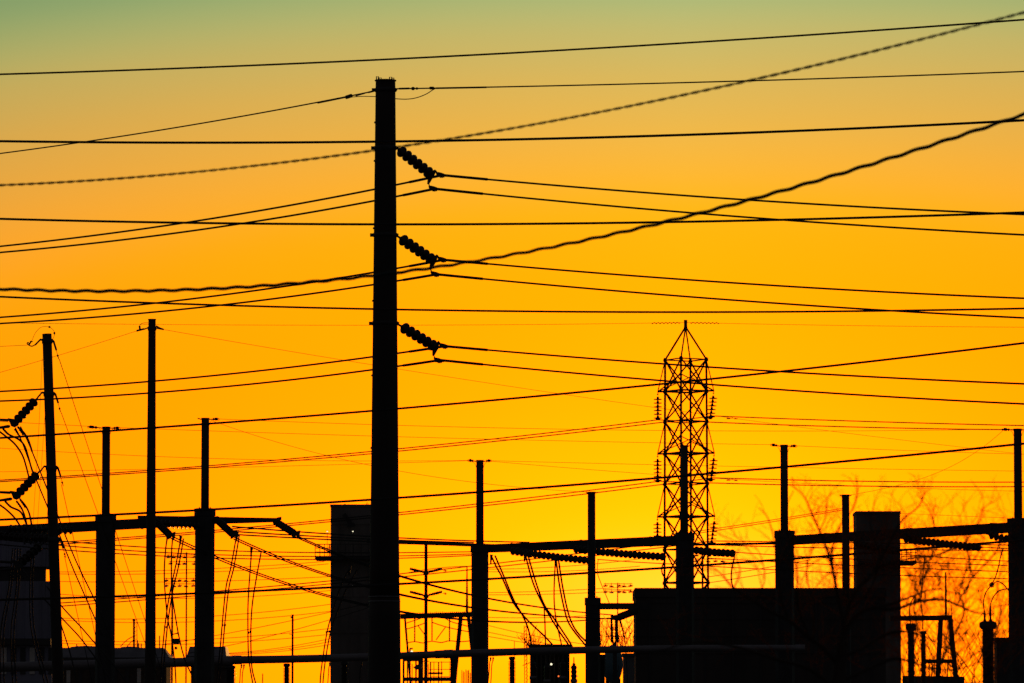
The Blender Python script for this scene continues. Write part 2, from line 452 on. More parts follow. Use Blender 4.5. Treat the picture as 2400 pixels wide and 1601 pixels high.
# ground wire at the top of the pole
t = thing('ground_wire', 'thin wire dead-ended left and right at the top of the thick centre pole', 'wire', P(903, 208, YM))
MB().tube(span([(0, 360.3), (300, 316), (600, 267), (745, 241), (818, 226), (876, 212.5)], (143, YM), 2, -300, 878, 36), .0165, 6).build('left_span', 'wire', t, True)
MB().tube(span([(927, 208), (1032, 206.6), (1200, 203.5), (1800, 188), (2400, 167.7)], (YM, 117), 2, 926, 2700, 36), .0165, 6).build('right_span', 'wire', t, True)
MB().tube(span([(745, 241), (818, 226)], (YM + 1.7, YM + .8), 1), .021, 7).build('left_armour_rod', 'wire', t, True)
MB().tube(span([(1022, 206.8), (1140, 204.6)], (YM, YM - .5), 1), .021, 7).build('right_armour_rod', 'wire', t, True)
for (x0, y0, x1, y1, w) in ((833, 224.5, 856, 218, 4), (862, 217, 878, 213, 4.4), (809, 229, 826, 223.5, 9), (934, 208, 961, 207.3, 4.6), (964, 207.6, 972, 207.6, 8), (974, 207.6, 980, 207.4, 6), (1006, 206.5, 1018, 206.6, 7)):
    MB().lathe(P(x0, y0, YM), P(x1, y1, YM) - P(x0, y0, YM), [(0, S(w * .3, YM)), (S(2, YM), S(w * .5, YM)), ((P(x1, y1, YM) - P(x0, y0, YM)).length - S(2, YM), S(w * .5, YM)), ((P(x1, y1, YM) - P(x0, y0, YM)).length, S(w * .3, YM))], 8).build('strain_link', 'steel', t, True)
MB().tube([P(*q, YM) for q in catmull([(925, 231.5), (952, 232.5), (975, 229.5), (998, 221), (1014, 211), (1022, 207)])], .011, 6).build('right_jumper', 'wire', t, True)
MB().tube([P(*q, YM + .3) for q in catmull([(880, 226.5), (850, 226), (820, 228), (808, 229)])], .0095, 6).build('left_jumper', 'wire', t, True)

# conductors that cross in front of the pole, on their own line nearer the camera
YF = 106.0
FRONT = [
    ('thin black wire crossing the greenish top of the sky above the centre pole', [(0, 174.3), (300, 164.5), (600, 153.1), (1200, 124.3), (1800, 88.3), (2400, 46.2)], .019),
    ('thick wire crossing the centre pole just above its top insulator string', [(0, 331), (300, 334), (600, 334.3), (1200, 326.9), (1800, 309.5), (2400, 282)], .034),
    ('nearly level wire crossing the centre pole just above its middle insulator string', [(0, 513), (300, 520), (600, 524.3), (1200, 525), (1800, 516), (2400, 498)], .032),
    ('nearly level wire crossing the centre pole just above its lowest insulator string', [(0, 695.5), (300, 708), (600, 718), (1200, 729.2), (1800, 731.2), (2400, 723)], .028),
    ('long wire rising rightward across the top crossarm of the lattice tower', [(0, 1026.5), (400, 1000), (875, 963), (938, 957), (1500, 905), (1800, 874.4), (2400, 804)], .030),
    ('long wire rising rightward across the middle of the lattice tower', [(0, 1218), (400, 1200), (875, 1170.5), (942, 1166), (1500, 1124.5), (1800, 1097.7), (2400, 1039.8)], .025),
    ('lowest long wire rising rightward, crossing the pale ring on the centre pole', [(0, 1406), (226, 1399.5), (458, 1391), (775, 1377), (945, 1368), (1250, 1351), (1500, 1335), (1816, 1313), (2115, 1289), (2362, 1269)], .025),
]
for lab, pts, d in FRONT:
    wire(lab, pts, (109, 103), d, 3, -300, 2700, 'conductors passing in front of the centre pole', 'conductor', n=60)

# two twisted service cables close to the camera (out of focus)
def twisted(label, pts, Y, strands, pitch, deg, name='twisted_cable'):
    """strands: (strand radius, helix radius, phase)"""
    path = span(pts, Y, deg, -250, 2650, 1500)
    t = thing(name, label, 'cable', path[len(path) // 2])
    for sr, rad, ph in strands:
        q = []; s = 0
        for i, p in enumerate(path):
            tg = (path[min(i + 1, len(path) - 1)] - path[max(i - 1, 0)]).normalized()
            a = tg.cross(Vector((0, 0, 1))).normalized(); b = a.cross(tg)
            if i: s += (p - path[i - 1]).length
            an = 2 * math.pi * s / pitch + ph + .6 * math.sin(s * .9)
            q.append(p + a * (math.cos(an) * rad) + b * (math.sin(an) * rad))
        MB().tube(q, sr, 6).build('strand', 'cable', t, True)
    return t
twisted('blurred twisted cable rising steeply to the top right corner', [(0, 434.5), (200, 423.5), (400, 408.4), (600, 389.2), (870, 354), (940, 343), (1200, 301.6), (1500, 243.7), (1800, 177.4), (2100, 109.7), (2400, 28.6)], (48, 36), ((.0052, .0056, 0), (.0052, .0056, math.pi)), .26, 3)
twisted('blurred thick wavy cable sagging at left and rising behind the middle insulator string', [(0, 676), (110, 681), (240, 685), (370, 683), (500, 677), (600, 670.5), (720, 659), (850, 647), (935, 638), (1040, 624.6), (1200, 597.8), (1350, 566), (1500, 537.8), (1650, 499), (1800, 456.7), (1900, 428), (2000, 393), (2100, 367.5), (2200, 334.3), (2300, 303.7), (2400, 268)], (50, 42), ((.0150, .0046, 0), (.006, .0, 0)), .27, 4)

# ------------------------------------------------------------------ leaning corner pole at the left
YL = 150.0
lp_top = P(110, 782.5, YL); lp_b = P(136.3, 1601, YL)
dirv = (lp_b - lp_top); k = (lp_top.z) / (lp_top.z - lp_b.z); lp_base = lp_top + dirv * k
lp = thing('corner_pole', 'leaning black pole at far left with guy wires and bent brackets', 'utility pole', lp_base)
MB().tube([lp_base, lp_b, lp_top], [S(15, YL), S(13.4, YL), S(11, YL)], 18).build('shaft', 'pole', lp, True)
def lpx(y): return lerp(110, 136.3, (y - 782.5) / (1601 - 782.5))
def lpr(y): return lerp(11, 13.4, (y - 782.5) / (1601 - 782.5))
for y, lo in ((800, (82, 809)), (924, (88, 932)), (1097, (94, 1106)), (1265, (100, 1275))):
    x = lpx(y); r = lpr(y)
    c = P(x, y, YL)
    MB().lathe(c, (0, 0, 1), [(-S(6, YL), S(r, YL)), (-S(5, YL), S(r + 1.5, YL)), (S(5, YL), S(r + 1.5, YL)), (S(6, YL), S(r, YL))], 18).build('band', 'steel', lp, True)
    MB().bar(P(x - r + 1, y - 3, YL), P(x - r - 5, y - 4, YL), S(3, YL), S(5, YL)).bar(P(x - r - 4, y - 5, YL), P(lo[0], lo[1], YL), S(3, YL), S(3.6, YL)).build('left_bracket', 'steel', lp)
    MB().bar(P(x + r - 1, y - 4, YL), P(x + r + 5, y + 2, YL), S(4, YL), S(6, YL)).bar(P(x + r + 4, y + 0, YL), P(x + r + 10.5, y + 21, YL), S(4, YL), S(4.6, YL)).build('right_bracket', 'steel', lp)
    MB().tube([P(x + r + 10, y + 20, YL), P(x + r + 14, y + 34, YL)], S(.7, YL), 5).lathe(P(x + r + 13, y + 32, YL), P(x + r + 17, y + 44, YL) - P(x + r + 13, y + 32, YL), [(0, S(2.2, YL)), (S(3, YL), S(2.4, YL)), (S(4, YL), S(1.2, YL)), (S(11, YL), S(.8, YL))], 8).build('guy_grip', 'steel', lp)
# static wire hardware on its head
t = thing('jumper_loop', 'thin looped jumper arching over the head of the leaning left pole', 'wire', P(100, 766, YL))
MB().tube([P(*q, YL) for q in catmull([(74, 801), (82, 782), (93, 769), (104, 765.5), (116, 767), (124, 773), (128, 781), (126, 790), (121, 799)])], .006, 6).build('loop', 'wire', t, True)
MB().lathe(P(113.5, 766, YL), (1, 0, -.2), [(0, S(1, YL)), (S(1, YL), S(2.2, YL)), (S(4, YL), S(2.2, YL)), (S(5, YL), S(1, YL))], 8).build('connector', 'steel', t)
MB().lathe(P(127.5, 778, YL), (0, 0, -1), [(0, S(1, YL)), (S(1, YL), S(2.2, YL)), (S(5, YL), S(2.2, YL)), (S(6, YL), S(1, YL))], 8).build('connector', 'steel', t)
t = thing('dead_end_clamp', 'curled dead-end clamp left of the head of the leaning pole', 'clamp', P(72, 806, YL))
MB().tube([P(*q, YL) for q in catmull([(82, 808), (77, 811), (72, 811), (66, 808), (63.5, 805), (66, 803), (69, 806)])], S(1.5, YL), 6).build('hook', 'steel', t)
MB().tube([P(68, 808, YL), P(74, 799, YL)], S(2, YL), 6).tube([P(70, 800, YL), P(77, 801, YL)], S(1.2, YL), 5).build('clamp_body', 'steel', t)
wire('thin wire leaving the curled clamp to the left frame edge', [(0, 812), (64, 809)], (152, YL), .007, 1, -300, 64, 'thin static wires', 'static_wire')
GUY = [('uppermost guy wire slanting down to the right from the leaning left pole', [(139, 842), (188.5, 1000), (239, 1153), (288, 1300), (339, 1452)]),
       ('second guy wire slanting down to the right from the leaning left pole', [(143.5, 967), (157, 1002), (230, 1205), (272, 1325), (339, 1505)]),
       ('third guy wire, steeper, down from the bracket below the second insulator string', [(144, 1136), (162, 1220), (180, 1310), (200, 1400), (226, 1500)]),
       ('steepest guy wire dropping beside the foot of the leaning left pole', [(151, 1303), (170, 1390), (190, 1480), (212, 1580)])]
for lab, pts in GUY:
    (x0, y0), (x1, y1) = pts[0], pts[-1]
    a = P(x0, y0, YL); b = P(x1, y1, 158)
    kk = a.z / (a.z - b.z)
    tag(MB().tube([a, a + (b - a) * kk], .0095, 5).build('guy_wire', 'wire'), lab, 'wire', 'guy wires of the leaning pole')
for lab, pts in (('faint near-vertical wire just left of the leaning pole, the outer one', [(99, 840), (92, 985), (84, 1120), (77, 1235)]),
                 ('faint near-vertical wire hugging the left side of the leaning pole', [(105, 975), (98, 1080), (91, 1180), (87, 1240)]),
                 ('short faint vertical wire touching the foot of the leaning pole', [(112, 1185), (109.5, 1235), (108, 1300), (106, 1400)])):
    curve_wire(lab, pts, YL + 1.5, .0052, 'guy wires of the leaning pole', 'guy_wire')
# its three strain strings
LST = [('upper string of five dark discs at the left frame edge', (84, 937), (40, 985), 988), ('lower string of five dark discs at the left frame edge', (88, 1110), (45, 1155), 1157), ('dark string of five discs in front of the blue-grey building', (94, 1279), (50, 1318), 1320)]
for i, (lab, a, b, yy) in enumerate(LST):
    t = string(lab, P(a[0], a[1], YL), P(b[0], b[1], YL - .6), 5, .262, 'insulator strings on the leaning pole')
    x, y = b
    MB().plate([P(px, py, YL - .6) for px, py in [(x - 22, y - 5), (x, y - 2), (x + 5, y + 6), (x + 3, y + 12), (x - 6, y + 17), (x - 14, y + 14), (x - 17, y + 6)]][::-1], .05).build('yoke_plate', 'steel', t)
    MB().lathe(P(x - 16, y + 14, YL - .6), P(x - 60, y + 20, YL - .6) - P(x - 16, y + 14, YL - .6), [(0, S(2, YL)), (S(4, YL), S(4, YL)), (S(30, YL), S(3, YL)), (S(60, YL), S(2, YL))], 8).build('dead_end_body', 'steel', t, True)
    MB().lathe(P(x - 18, y, YL - .6), P(x - 60, y - 2, YL - .6) - P(x - 18, y, YL - .6), [(0, S(1.5, YL)), (S(4, YL), S(3.4, YL)), (S(30, YL), S(3, YL)), (S(60, YL), S(2, YL))], 8).build('dead_end_body', 'steel', t, True)
    for q, (dx0, dy0) in enumerate(((-33, 20), (2, 16), (-6, 20))):
        pp = P(x + dx0, y + dy0, YL - .6); qq = P(x + dx0 + 13, y + dy0 + 13 + 6 * (q > 0), YL - .6)
        prof = []; ln = (qq - pp).length
        for s in range(9): prof.append((ln * s / 8, S(3.0 if s % 2 else 1.6, YL)))
        MB().lathe(pp, qq - pp, prof, 8).build('bolted_jumper_clamp', 'steel', t)
JL = [('inner jumper curving down from the upper left-edge string', [(7, 1005), (20, 1018), (44, 1030), (58, 1046), (66, 1070), (73, 1095), (78, 1109)], .029),
      ('outer jumper curving down from the upper left-edge string', [(42, 1001), (55, 1013), (65, 1028), (71, 1044), (75, 1058)], .029),
      ('inner jumper curving down from the lower left-edge string', [(12, 1175), (25, 1188), (46, 1198), (56, 1214), (65, 1240), (72, 1275)], .029),
      ('outer jumper curving down from the lower left-edge string', [(47, 1170), (60, 1186), (68, 1202), (73, 1224), (75, 1245)], .029),
      ('middle jumper curving down from the lower left-edge string', [(39, 1175), (52, 1194), (61, 1222), (69, 1265)], .029),
      ('left one of two long droppers slanting across the leaning pole', [(36, 1003), (52, 1037), (78, 1107), (111, 1187), (137, 1248), (170, 1330), (205, 1410), (240, 1490)], .020),
      ('right one of two long droppers slanting across the leaning pole', [(48, 1000), (64, 1032), (86, 1085), (110, 1145), (138, 1215), (155, 1260), (185, 1330), (226, 1415), (262, 1500)], .020),
      ('dropper bowing rightward from the foot of the leaning pole, the upper', [(110, 1375), (148, 1425), (190, 1470), (226, 1512), (275, 1570), (310, 1620)], .02),
      ('dropper bowing rightward from the foot of the leaning pole, the lower', [(100, 1400), (148, 1452), (188, 1495), (226, 1545), (265, 1600), (290, 1640)], .02),
      ('steep dropper passing behind the foot of the leaning pole', [(118, 1390), (135, 1440), (150, 1485), (164, 1530), (178, 1590), (184, 1640)], .02),
      ('outermost jumper looping from the frame edge below the upper left-edge string', [(-6, 1008), (10, 1020), (34, 1040), (52, 1066), (62, 1096), (70, 1130)], .027),
      ('outermost jumper looping from the frame edge below the lower left-edge string', [(-6, 1180), (14, 1194), (36, 1216), (52, 1244), (58, 1275)], .027)]
for lab, pts, d in JL:
    curve_wire(lab, pts, (YL - .6, YL - 2), d, 'jumpers of the leaning pole')
for i, (xs, lab) in enumerate((((70, 60, 40, 22), 'left'), ((82, 78, 64, 50), 'middle'), ((95, 88, 92, 104), 'right'))):
    for j in range(2):
        curve_wire('%s dropper of the %s pair hanging before the blue-grey building' % ('left' if j == 0 else 'right', lab),
                   [(xs[0] + 6 * j - 40 + 20 * (i == 2), 1285), (xs[1] + 6 * j - 40 + 22 * (i == 2), 1380), (xs[2] + 7 * j - 38 + 20 * (i == 2), 1480), (xs[3] + 8 * j - 20 + 20 * (i == 2), 1600), (xs[3] + 8 * j - 10 + 20 * (i == 2), 1660)], 178, .024, 'droppers before the blue-grey building')

# ------------------------------------------------------------------ substation columns with lightning masts
def column(label, xm, ytop, w_mast, ycol, w_col, Y, arms, name='substation_column', xc=None, group='substation columns'):
    top = P(xm, ytop, Y)
    t = thing(name, label, 'column', (top.x, Y, 0), group)
    zc = P(xm, ycol, Y).z
    xcw = top.x if xc is None else P(xc, ycol, Y).x
    MB().tube([(top.x, Y, zc - 1.0), (top.x, Y, top.z)], [S(w_mast / 2 * 1.06, Y), S(w_mast / 2, Y)], 16).build('mast', 'steel', t, True)
    r = S(w_col / 2, Y)
    MB().tube([(xcw, Y, 0), (xcw, Y, zc)], [r * 1.02, r], 8).build('column_shaft', 'steel', t)
    MB().lathe((xcw, Y, zc), (0, 0, 1), [(-S(18, Y), r), (-S(18, Y), r * 1.09), (0, r * 1.09), (0, r * .3)], 8).build('head_collar', 'steel', t)
    for s in (-1, 1):
        MB().lathe((xcw + s * r * .55, Y - r * .3, zc), (0, 0, 1), [(0, S(1.6, Y)), (S(3, Y), S(1.6, Y)), (S(3.5, Y), S(.6, Y))], 6).build('head_bolt', 'steel', t)
    MB().lathe((top.x, Y, top.z), (0, 0, 1), [(0, S(w_mast / 2 + .8, Y)), (S(1.4, Y), S(w_mast / 2 + .8, Y)), (S(1.4, Y), .01)], 16).build('mast_cap', 'steel', t)
    for (xe, ye, kind) in arms:
        s = 1 if xe > xm else -1
        xa = xm + s * w_mast / 2
        a = P(xa, ytop + 2, Y); b = P(xe, ye, Y)
        m = MB().tube([a, b], S(1.5, Y), 6)
        ln = (b - a).length
        if kind == 'grip':
            m.lathe(a.lerp(b, .35), b - a, [(0, S(1, Y)), (ln * .05, S(3.2, Y)), (ln * .15, S(3.2, Y)), (ln * .2, S(1.7, Y)), (ln * .3, S(3.8, Y)), (ln * .55, S(3.5, Y)), (ln * .6, S(1, Y))], 8)
            ring = [b + Vector((math.cos(q / 8 * 2 * math.pi) * S(2.2, Y), 0, math.sin(q / 8 * 2 * math.pi) * S(2.2, Y) - S(1, Y))) for q in range(9)]
            m.tube(ring, S(.7, Y), 5)
        m.build('wire_grip', 'steel', t)
        if kind == 'grip':
            MB().tube([P(*q, Y) for q in catmull([(xm + s * w_mast / 2, ytop + 16), (xm + s * (w_mast / 2 + 2), ytop + 9), (xm + s * (w_mast / 2 + 7), ytop + 3)])], S(.5, Y), 5).build('earth_lead', 'wire', t)
    return t
YA = 172.0
colA = column('leftmost column with a thin mast, beside the leaning pole', 249, 1001.5, 18.7, 1207, 46, YA, [(207, 1000, 'grip'), (280, 1003, 'grip')])
colC = column('column with a thin mast right of the tall slim pole at left', 481.3, 981, 18.5, 1192, 46.5, YA, [(463, 980.5, 'stub'), (512, 982, 'grip')])
YD = 195.0
colD = column('column with a thin mast just right of the thick centre pole', 1124.8, 1079.8, 17.5, 1277, 40.5, YD, [(1098, 1078.5, 'grip'), (1150, 1079, 'grip')])
colE = column('column with a thin mast, short and low, between centre and lattice tower', 1386.3, 1154, 18.1, 1401, 35, YD - 4, [(1373, 1152.5, 'stub'), (1401, 1153.8, 'stub')], xc=1389.3)
colF = column('column with a thin mast standing in front of the lattice tower', 1604.5, 1045, 15.8, 1249, 43, YD, [(1592, 1045, 'stub'), (1616, 1044, 'stub')])
colG = column('column with a thin mast right of the lattice tower, beside the bare tree', 1837.7, 1044, 17.8, 1244, 44.5, YD, [(1808, 1042, 'grip'), (1866, 1045, 'grip')])
colH = column('slim column amid the bare branches left of the right-hand block', 1981.8, 1160.6, 17.8, 1420, 22, YD - 3, [(1968, 1160.5, 'stub'), (1996, 1160, 'stub')])
colI = column('column with a thin mast cut by the right frame edge', 2385, 1006, 18.9, 1215, 49, YD - 8, [(2350, 1006, 'grip'), (2420, 1007, 'grip')])
# tall slim pole
YB = 168.0
tp = P(356.4, 747.8, YB)
t = thing('slim_pole', 'tall slim black pole at left, higher than the columns on either side', 'utility pole', (tp.x, YB, 0))
zz = P(354, 1601, YB).z
MB().tube([(tp.x, YB, 0), (tp.x, YB, zz), (tp.x, YB, tp.z)], [S(15, YB), S(13.2, YB), S(8.7, YB)], 16).build('shaft', 'pole', t, True)
MB().lathe(tp, (0, 0, 1), [(-.03, S(9, YB)), (-.03, S(9.6, YB)), (0.0, S(9.6, YB)), (0, .02)], 16).build('cap_plate', 'steel', t)
MB().lathe(P(356.4, 770, YB), (0, 0, 1), [(-S(5, YB), S(9, YB)), (-S(4, YB), S(10.5, YB)), (S(4, YB), S(10.5, YB)), (S(5, YB), S(9, YB))], 16).build('band', 'steel', t)
m = MB().tube([P(347, 768, YB), P(340, 771, YB), P(320, 776, YB)], S(1.8, YB), 6).tube([P(320, 775.5, YB), P(338, 771, YB)], S(2.5, YB), 6).tube([P(328, 773, YB), P(327, 764, YB)], S(2.6, YB), 6).tube([P(*q, YB) for q in catmull([(327, 764), (331, 759), (338, 757), (348, 757)])], S(.7, YB), 5)
m.build('left_clamp', 'steel', t)
m = MB().tube([P(366, 764, YB), P(374, 769, YB), P(384, 772.5, YB)], S(2.2, YB), 6).tube([P(366, 769, YB), P(384, 772.5, YB)], S(2, YB), 6)
m.build('right_clamp', 'steel', t)

# beams
def beam(label, a, b, wa, wb, Ya, Yb, name='steel_beam', group='substation beams', plates=0):
    A = P(a[0], a[1], Ya); B = P(b[0], b[1], Yb)
    t = thing(name, label, 'beam', A, group)
    MB().bar(A, B, S(wa * .8, Ya), S(wa, Ya), S(wb * .8, Yb), S(wb, Yb)).build('box_girder', 'steel', t)
    for i in range(plates):
        s = (i + .5) / plates
        c = A.lerp(B, s); w = S(lerp(wa, wb, s), Ya); d = (B - A).normalized()
        MB().bar(c - d * S(2.4, Ya), c + d * S(2.4, Ya), w * .8 + .03, w + .03).build('splice_plate', 'steel', t)
    return t
beam('beam carried by the two left columns, running off the left frame edge', (-80, 1249), (470, 1220), 24, 23, YA, YA, plates=2)
t = beam('tapering arm reaching right from the slim pole past the second column', (323, 1221), (657, 1219), 25, 9.5, YA + 1, YA + 1, 'tapered_arm')
MB().plate([P(650, 1213, YA + 1), P(660, 1211.5, YA + 1), (P(660, 1217, YA + 1)), P(645, 1230, YA + 1), P(643, 1220, YA + 1)][::-1], .25).build('end_plate', 'steel', t)
beam('beam from the centre-right column to the column before the lattice tower', (1118, 1287), (1606, 1266), 19, 23, YD + .3, YD + .3, plates=3)
beam('thin beam between the lattice tower and the column right of it', (1612, 1277), (1822, 1273.5), 5.5, 5.5, YD + 2, YD + 2)
beam('beam from the bare tree to the right frame edge', (1845, 1267), (2430, 1233), 22, 24, YD + .3, YD - 8, plates=3)
beam('long thin beam seen through the gap right of the centre pole', (860, 1269), (1215, 1281), 7.5, 7.5, 215, 215)
beam('short stub arm from the low column to the dark slab building', (1395, 1421), (1520, 1421), 15, 15, YD - 4, YD - 4)

# strings hanging between beams
def pstring(label, a, b, n, Ya, Yb, dia, group):
    return string(label, P(a[0], a[1], Ya), P(b[0], b[1], Yb), n, dia, group, curve=.02)
G2 = 'horizontal insulator strings below the beams'
pstring('long string of discs under the beam right of the centre pole', (1196, 1291), (1384, 1314), 18, YD - 1, YD - 3, .285, G2)
pstring('long string of discs ending before the lattice tower column', (1344, 1287), (1556, 1305), 20, YD - .6, YD - 3, .285, G2)
pstring('short string of discs right of the lattice tower column', (1626, 1289), (1720, 1297), 9, YD - .6, YD - 2, .285, G2)
pstring('string of discs below the right-hand beam in open sky', (2118, 1263), (2297, 1283), 17, YD - 4, YD - 6, .285, G2)
pstring('short string of discs meeting the column at the right frame edge', (2318, 1253), (2372, 1265), 5, YD - 8, YD - 8.5, .285, G2)
pstring('string of discs in front of the right-hand block', (2006, 1274), (2106, 1291), 10, YD - 4, YD - 6, .285, G2)
pstring('upper string of discs along the beam at the left frame edge', (18, 1239), (170, 1242), 13, YA - 1, YA - 1.5, .27, G2)
pstring('lower string of discs below the beam at the left frame edge', (-4, 1256), (112, 1262), 10, YA - 1, YA - 2, .27, G2)
pstring('string of discs half hidden under the arm between slim pole and second column', (372, 1226), (470, 1234), 10, YA - .6, YA - .6, .24, G2)
# steep fat strings seen nearly end on
for lab, a, b in (('fat stubby string slanting from the tall slim pole', (358, 1216), (396, 1252)), ('fat stubby string slanting from the second column', (506, 1216), (544, 1251)), ('fat stubby string hanging from the tip of the tapering arm', (645, 1222), (688, 1249))):
    t = string(lab, P(a[0], a[1], YA), P(b[0], b[1], YA - 1.6), 10, .235, 'fat stubby insulator strings')
    c = P(b[0] + 8, b[1] + 5, YA - 1.9)
    MB().plate([P(b[0] + dx, b[1] + dy, YA - 1.8) for dx, dy in ((-4, -4), (8, -4), (16, -6), (15, 4), (12, 14), (8, 14), (7, 6), (0, 12), (-4, 12))][::-1], .08).build('yoke_plate', 'steel', t)

# bundle pairs running from those strings toward the low column
PAIRS = [('first', [(400, 1257), (458, 1281.5), (504, 1302), (650, 1357.5), (775, 1398), (945, 1434.5), (1105, 1453), (1250, 1457), (1372, 1452.5), (1432, 1450)]),
         ('second', [(548, 1256), (635, 1302), (775, 1347), (872, 1374), (945, 1393.5), (1000, 1406), (1105, 1423), (1250, 1440.5), (1372, 1448), (1436, 1450)]),
         ('third', [(692, 1254), (775, 1290), (872, 1327), (945, 1352), (1105, 1393), (1250, 1420.5), (1372, 1436.5), (1436, 1441)])]
for nm, pts in PAIRS:
    for j, w in enumerate(('upper', 'lower')):
        q = [(x, y + (6.0 * (1 - min(1, max(0, (x - 400) / 1000))) * j)) for x, y in pts]
        wire('%s wire of the %s falling pair left of the low column' % (w, {'first': 'lowest', 'second': 'middle', 'third': 'topmost'}[nm]), q, (YA - 1.9, YD - 5), .021, 3, None, None, 'falling pairs of conductors', 'conductor', n=50)
# three near-level conductors in each of two groups
for i, pts in enumerate(([(148, 1268.8), (226, 1275), (272, 1278.3), (366, 1284), (458, 1288.6), (650, 1293.5), (775, 1295.4), (945, 1296), (1105, 1293)],
                         [(148, 1279), (226, 1285), (272, 1289), (366, 1294), (458, 1298.6), (650, 1303.5), (775, 1305), (945, 1302.5), (1105, 1298.5)],
                         [(148, 1289), (226, 1294.6), (272, 1297.5), (366, 1303), (458, 1306), (650, 1310.7), (775, 1311.6), (945, 1308), (1105, 1302)])):
    wire('%s of three near-level wires passing below the beams behind the centre pole' % ('uppermost', 'middle one', 'lowest')[i], pts, (YA + 2, YD - .5), .028, 3, -250, 1110, 'near-level wires below the beams', 'conductor')
for i, pts in enumerate(([(545, 1234), (600, 1239), (650, 1243), (775, 1251.4), (945, 1261.2), (1110, 1268), (1240, 1271)],
                         [(545, 1245), (600, 1249.5), (650, 1252.6), (775, 1259), (945, 1266), (1110, 1272)],
                         [(545, 1252), (600, 1256), (650, 1259), (775, 1264.8), (945, 1272), (1110, 1278)])):
    wire('%s of three wires leaving the second column toward the centre pole' % ('uppermost', 'middle one', 'lowest')[i], pts, (YA - 1.6, YD + 3), .026, 2, None, None, 'wires leaving the second column', 'conductor')

# droppers with spacers
def dropper_pair(label, a, b, Y, spacer, group='dropper pairs', d=.025):
    t = thing('dropper_pair', label, 'wire', P(a[0][0], a[0][1], Y), group)
    for pts in (a, b):
        if pts: MB().tube([P(*q, Y) for q in catmull(pts)], d * .98, 6).build('dropper', 'wire', t, True)
    for (x0, y0, x1, y1) in spacer:
        MB().tube([P(x0, y0, Y), P(x1, y1, Y)], S(1.6, Y), 6).tube([P(x0, y0 - 3, Y), P(x0, y0 + 3, Y)], S(2, Y), 6).tube([P(x1, y1 - 3, Y), P(x1, y1 + 3, Y)], S(2, Y), 6).build('spacer', 'steel', t)
    x, y = a[0]
    MB().tube([P(x, y - 4, Y), P(x - 1, y + 4, Y), P(x - 2, y + 18, Y)], [S(4.6, Y), S(3.2, Y), S(1.8, Y)], 6).build('crimp_sleeve', 'steel', t, True)
    return t
dropper_pair('dropper pair nearest the slim pole, crossing over itself', [(393, 1252), (388, 1290), (385, 1340), (387, 1390), (393, 1450), (401, 1488), (410, 1560), (414, 1640)], [(405, 1256), (402, 1300), (402, 1375), (405, 1405), (418, 1485), (433, 1545), (455, 1595), (470, 1640)], YA - 2, [(404, 1487, 417, 1484)])
dropper_pair('dropper pair slanting down-left between slim pole and second column', [(424, 1260), (413, 1320), (399, 1385), (390, 1440), (384, 1490), (379, 1550), (374, 1640)], [(430, 1262), (420, 1320), (405, 1385), (396, 1440), (390, 1490), (385, 1550), (380, 1640)], YA - 2, [(386, 1470, 391, 1470)])
dropper_pair('dropper pair just right of the second column', [(555, 1252), (541, 1330), (530, 1375), (522, 1450), (516, 1520), (508, 1600), (504, 1640)], [(561, 1254), (548, 1330), (537, 1375), (528, 1450), (522, 1520), (514, 1600), (510, 1640)], YA - 2, [(521, 1465, 528, 1465)])
dropper_pair('dropper pair hanging from the falling wires, midway to the left block', [(590, 1287), (586, 1340), (582, 1400), (581, 1450), (582, 1530), (586, 1565), (594, 1610), (600, 1640)], [(612, 1294), (600, 1360), (591, 1420), (588, 1480), (590, 1560), (600, 1605), (606, 1640)], YA - 1, [(582, 1483, 587, 1481)])
dropper_pair('dropper pair crossing the left edge of the tall left block', [(820, 1330), (800, 1370), (785, 1415), (768, 1475), (757, 1540), (751, 1590), (750, 1640)], [(838, 1334), (812, 1380), (792, 1430), (775, 1480), (763, 1545), (757, 1600), (756, 1640)], 182, [(765, 1482, 772, 1480)])
dropper_pair('dropper pair sweeping right from below the centre-right column beam', [(1152, 1304), (1163, 1328), (1176, 1352), (1203, 1412), (1226, 1442), (1250, 1467), (1278, 1493), (1299, 1517), (1312, 1540)], [(1160, 1302), (1172, 1330), (1184, 1358), (1205, 1408), (1224, 1441), (1238, 1474), (1245, 1510), (1247, 1540)], YD - 4, [], d=.036)
dropper_pair('dropper pair sweeping right under the long string of discs', [(1231, 1299), (1249, 1365), (1272, 1416), (1292, 1450), (1312, 1482), (1330, 1508), (1340, 1530)], [(1237, 1300), (1256, 1365), (1276, 1418), (1300, 1452), (1322, 1485), (1338, 1510), (1347, 1530)], YD - 4, [], d=.036)
dropper_pair('dropper pair left of the low column, bowing toward it', [(1303, 1310), (1311, 1370), (1322, 1425), (1332, 1458), (1348, 1483), (1370, 1510), (1384, 1530)], [(1309, 1312), (1318, 1372), (1330, 1430), (1342, 1464), (1358, 1488), (1378, 1508), (1392, 1526)], YD - 4.4, [], d=.036)
curve_wire('single dropper falling straight beside the low column', [(1302, 1309), (1299, 1370), (1299, 1412), (1303, 1450), (1310, 1485), (1316, 1512), (1317, 1535)], YD - 4, .03, 'single droppers')
curve_wire('short dropper branching straight down behind the sweeping pair', [(1275, 1420), (1277, 1455), (1278, 1490), (1279, 1530)], YD - 4, .03, 'single droppers')
curve_wire('thin dropper from the string end to the stub arm of the low column', [(1402, 1312), (1400, 1330), (1401, 1346), (1408, 1366), (1418, 1390), (1428, 1414)], YD - 4, .015, 'single droppers')
curve_wire('looped dropper left of the column before the lattice tower', [(1561, 1302), (1556, 1318), (1551, 1332), (1553, 1346), (1560, 1356), (1566, 1366)], YD - 3, .03, 'single droppers')
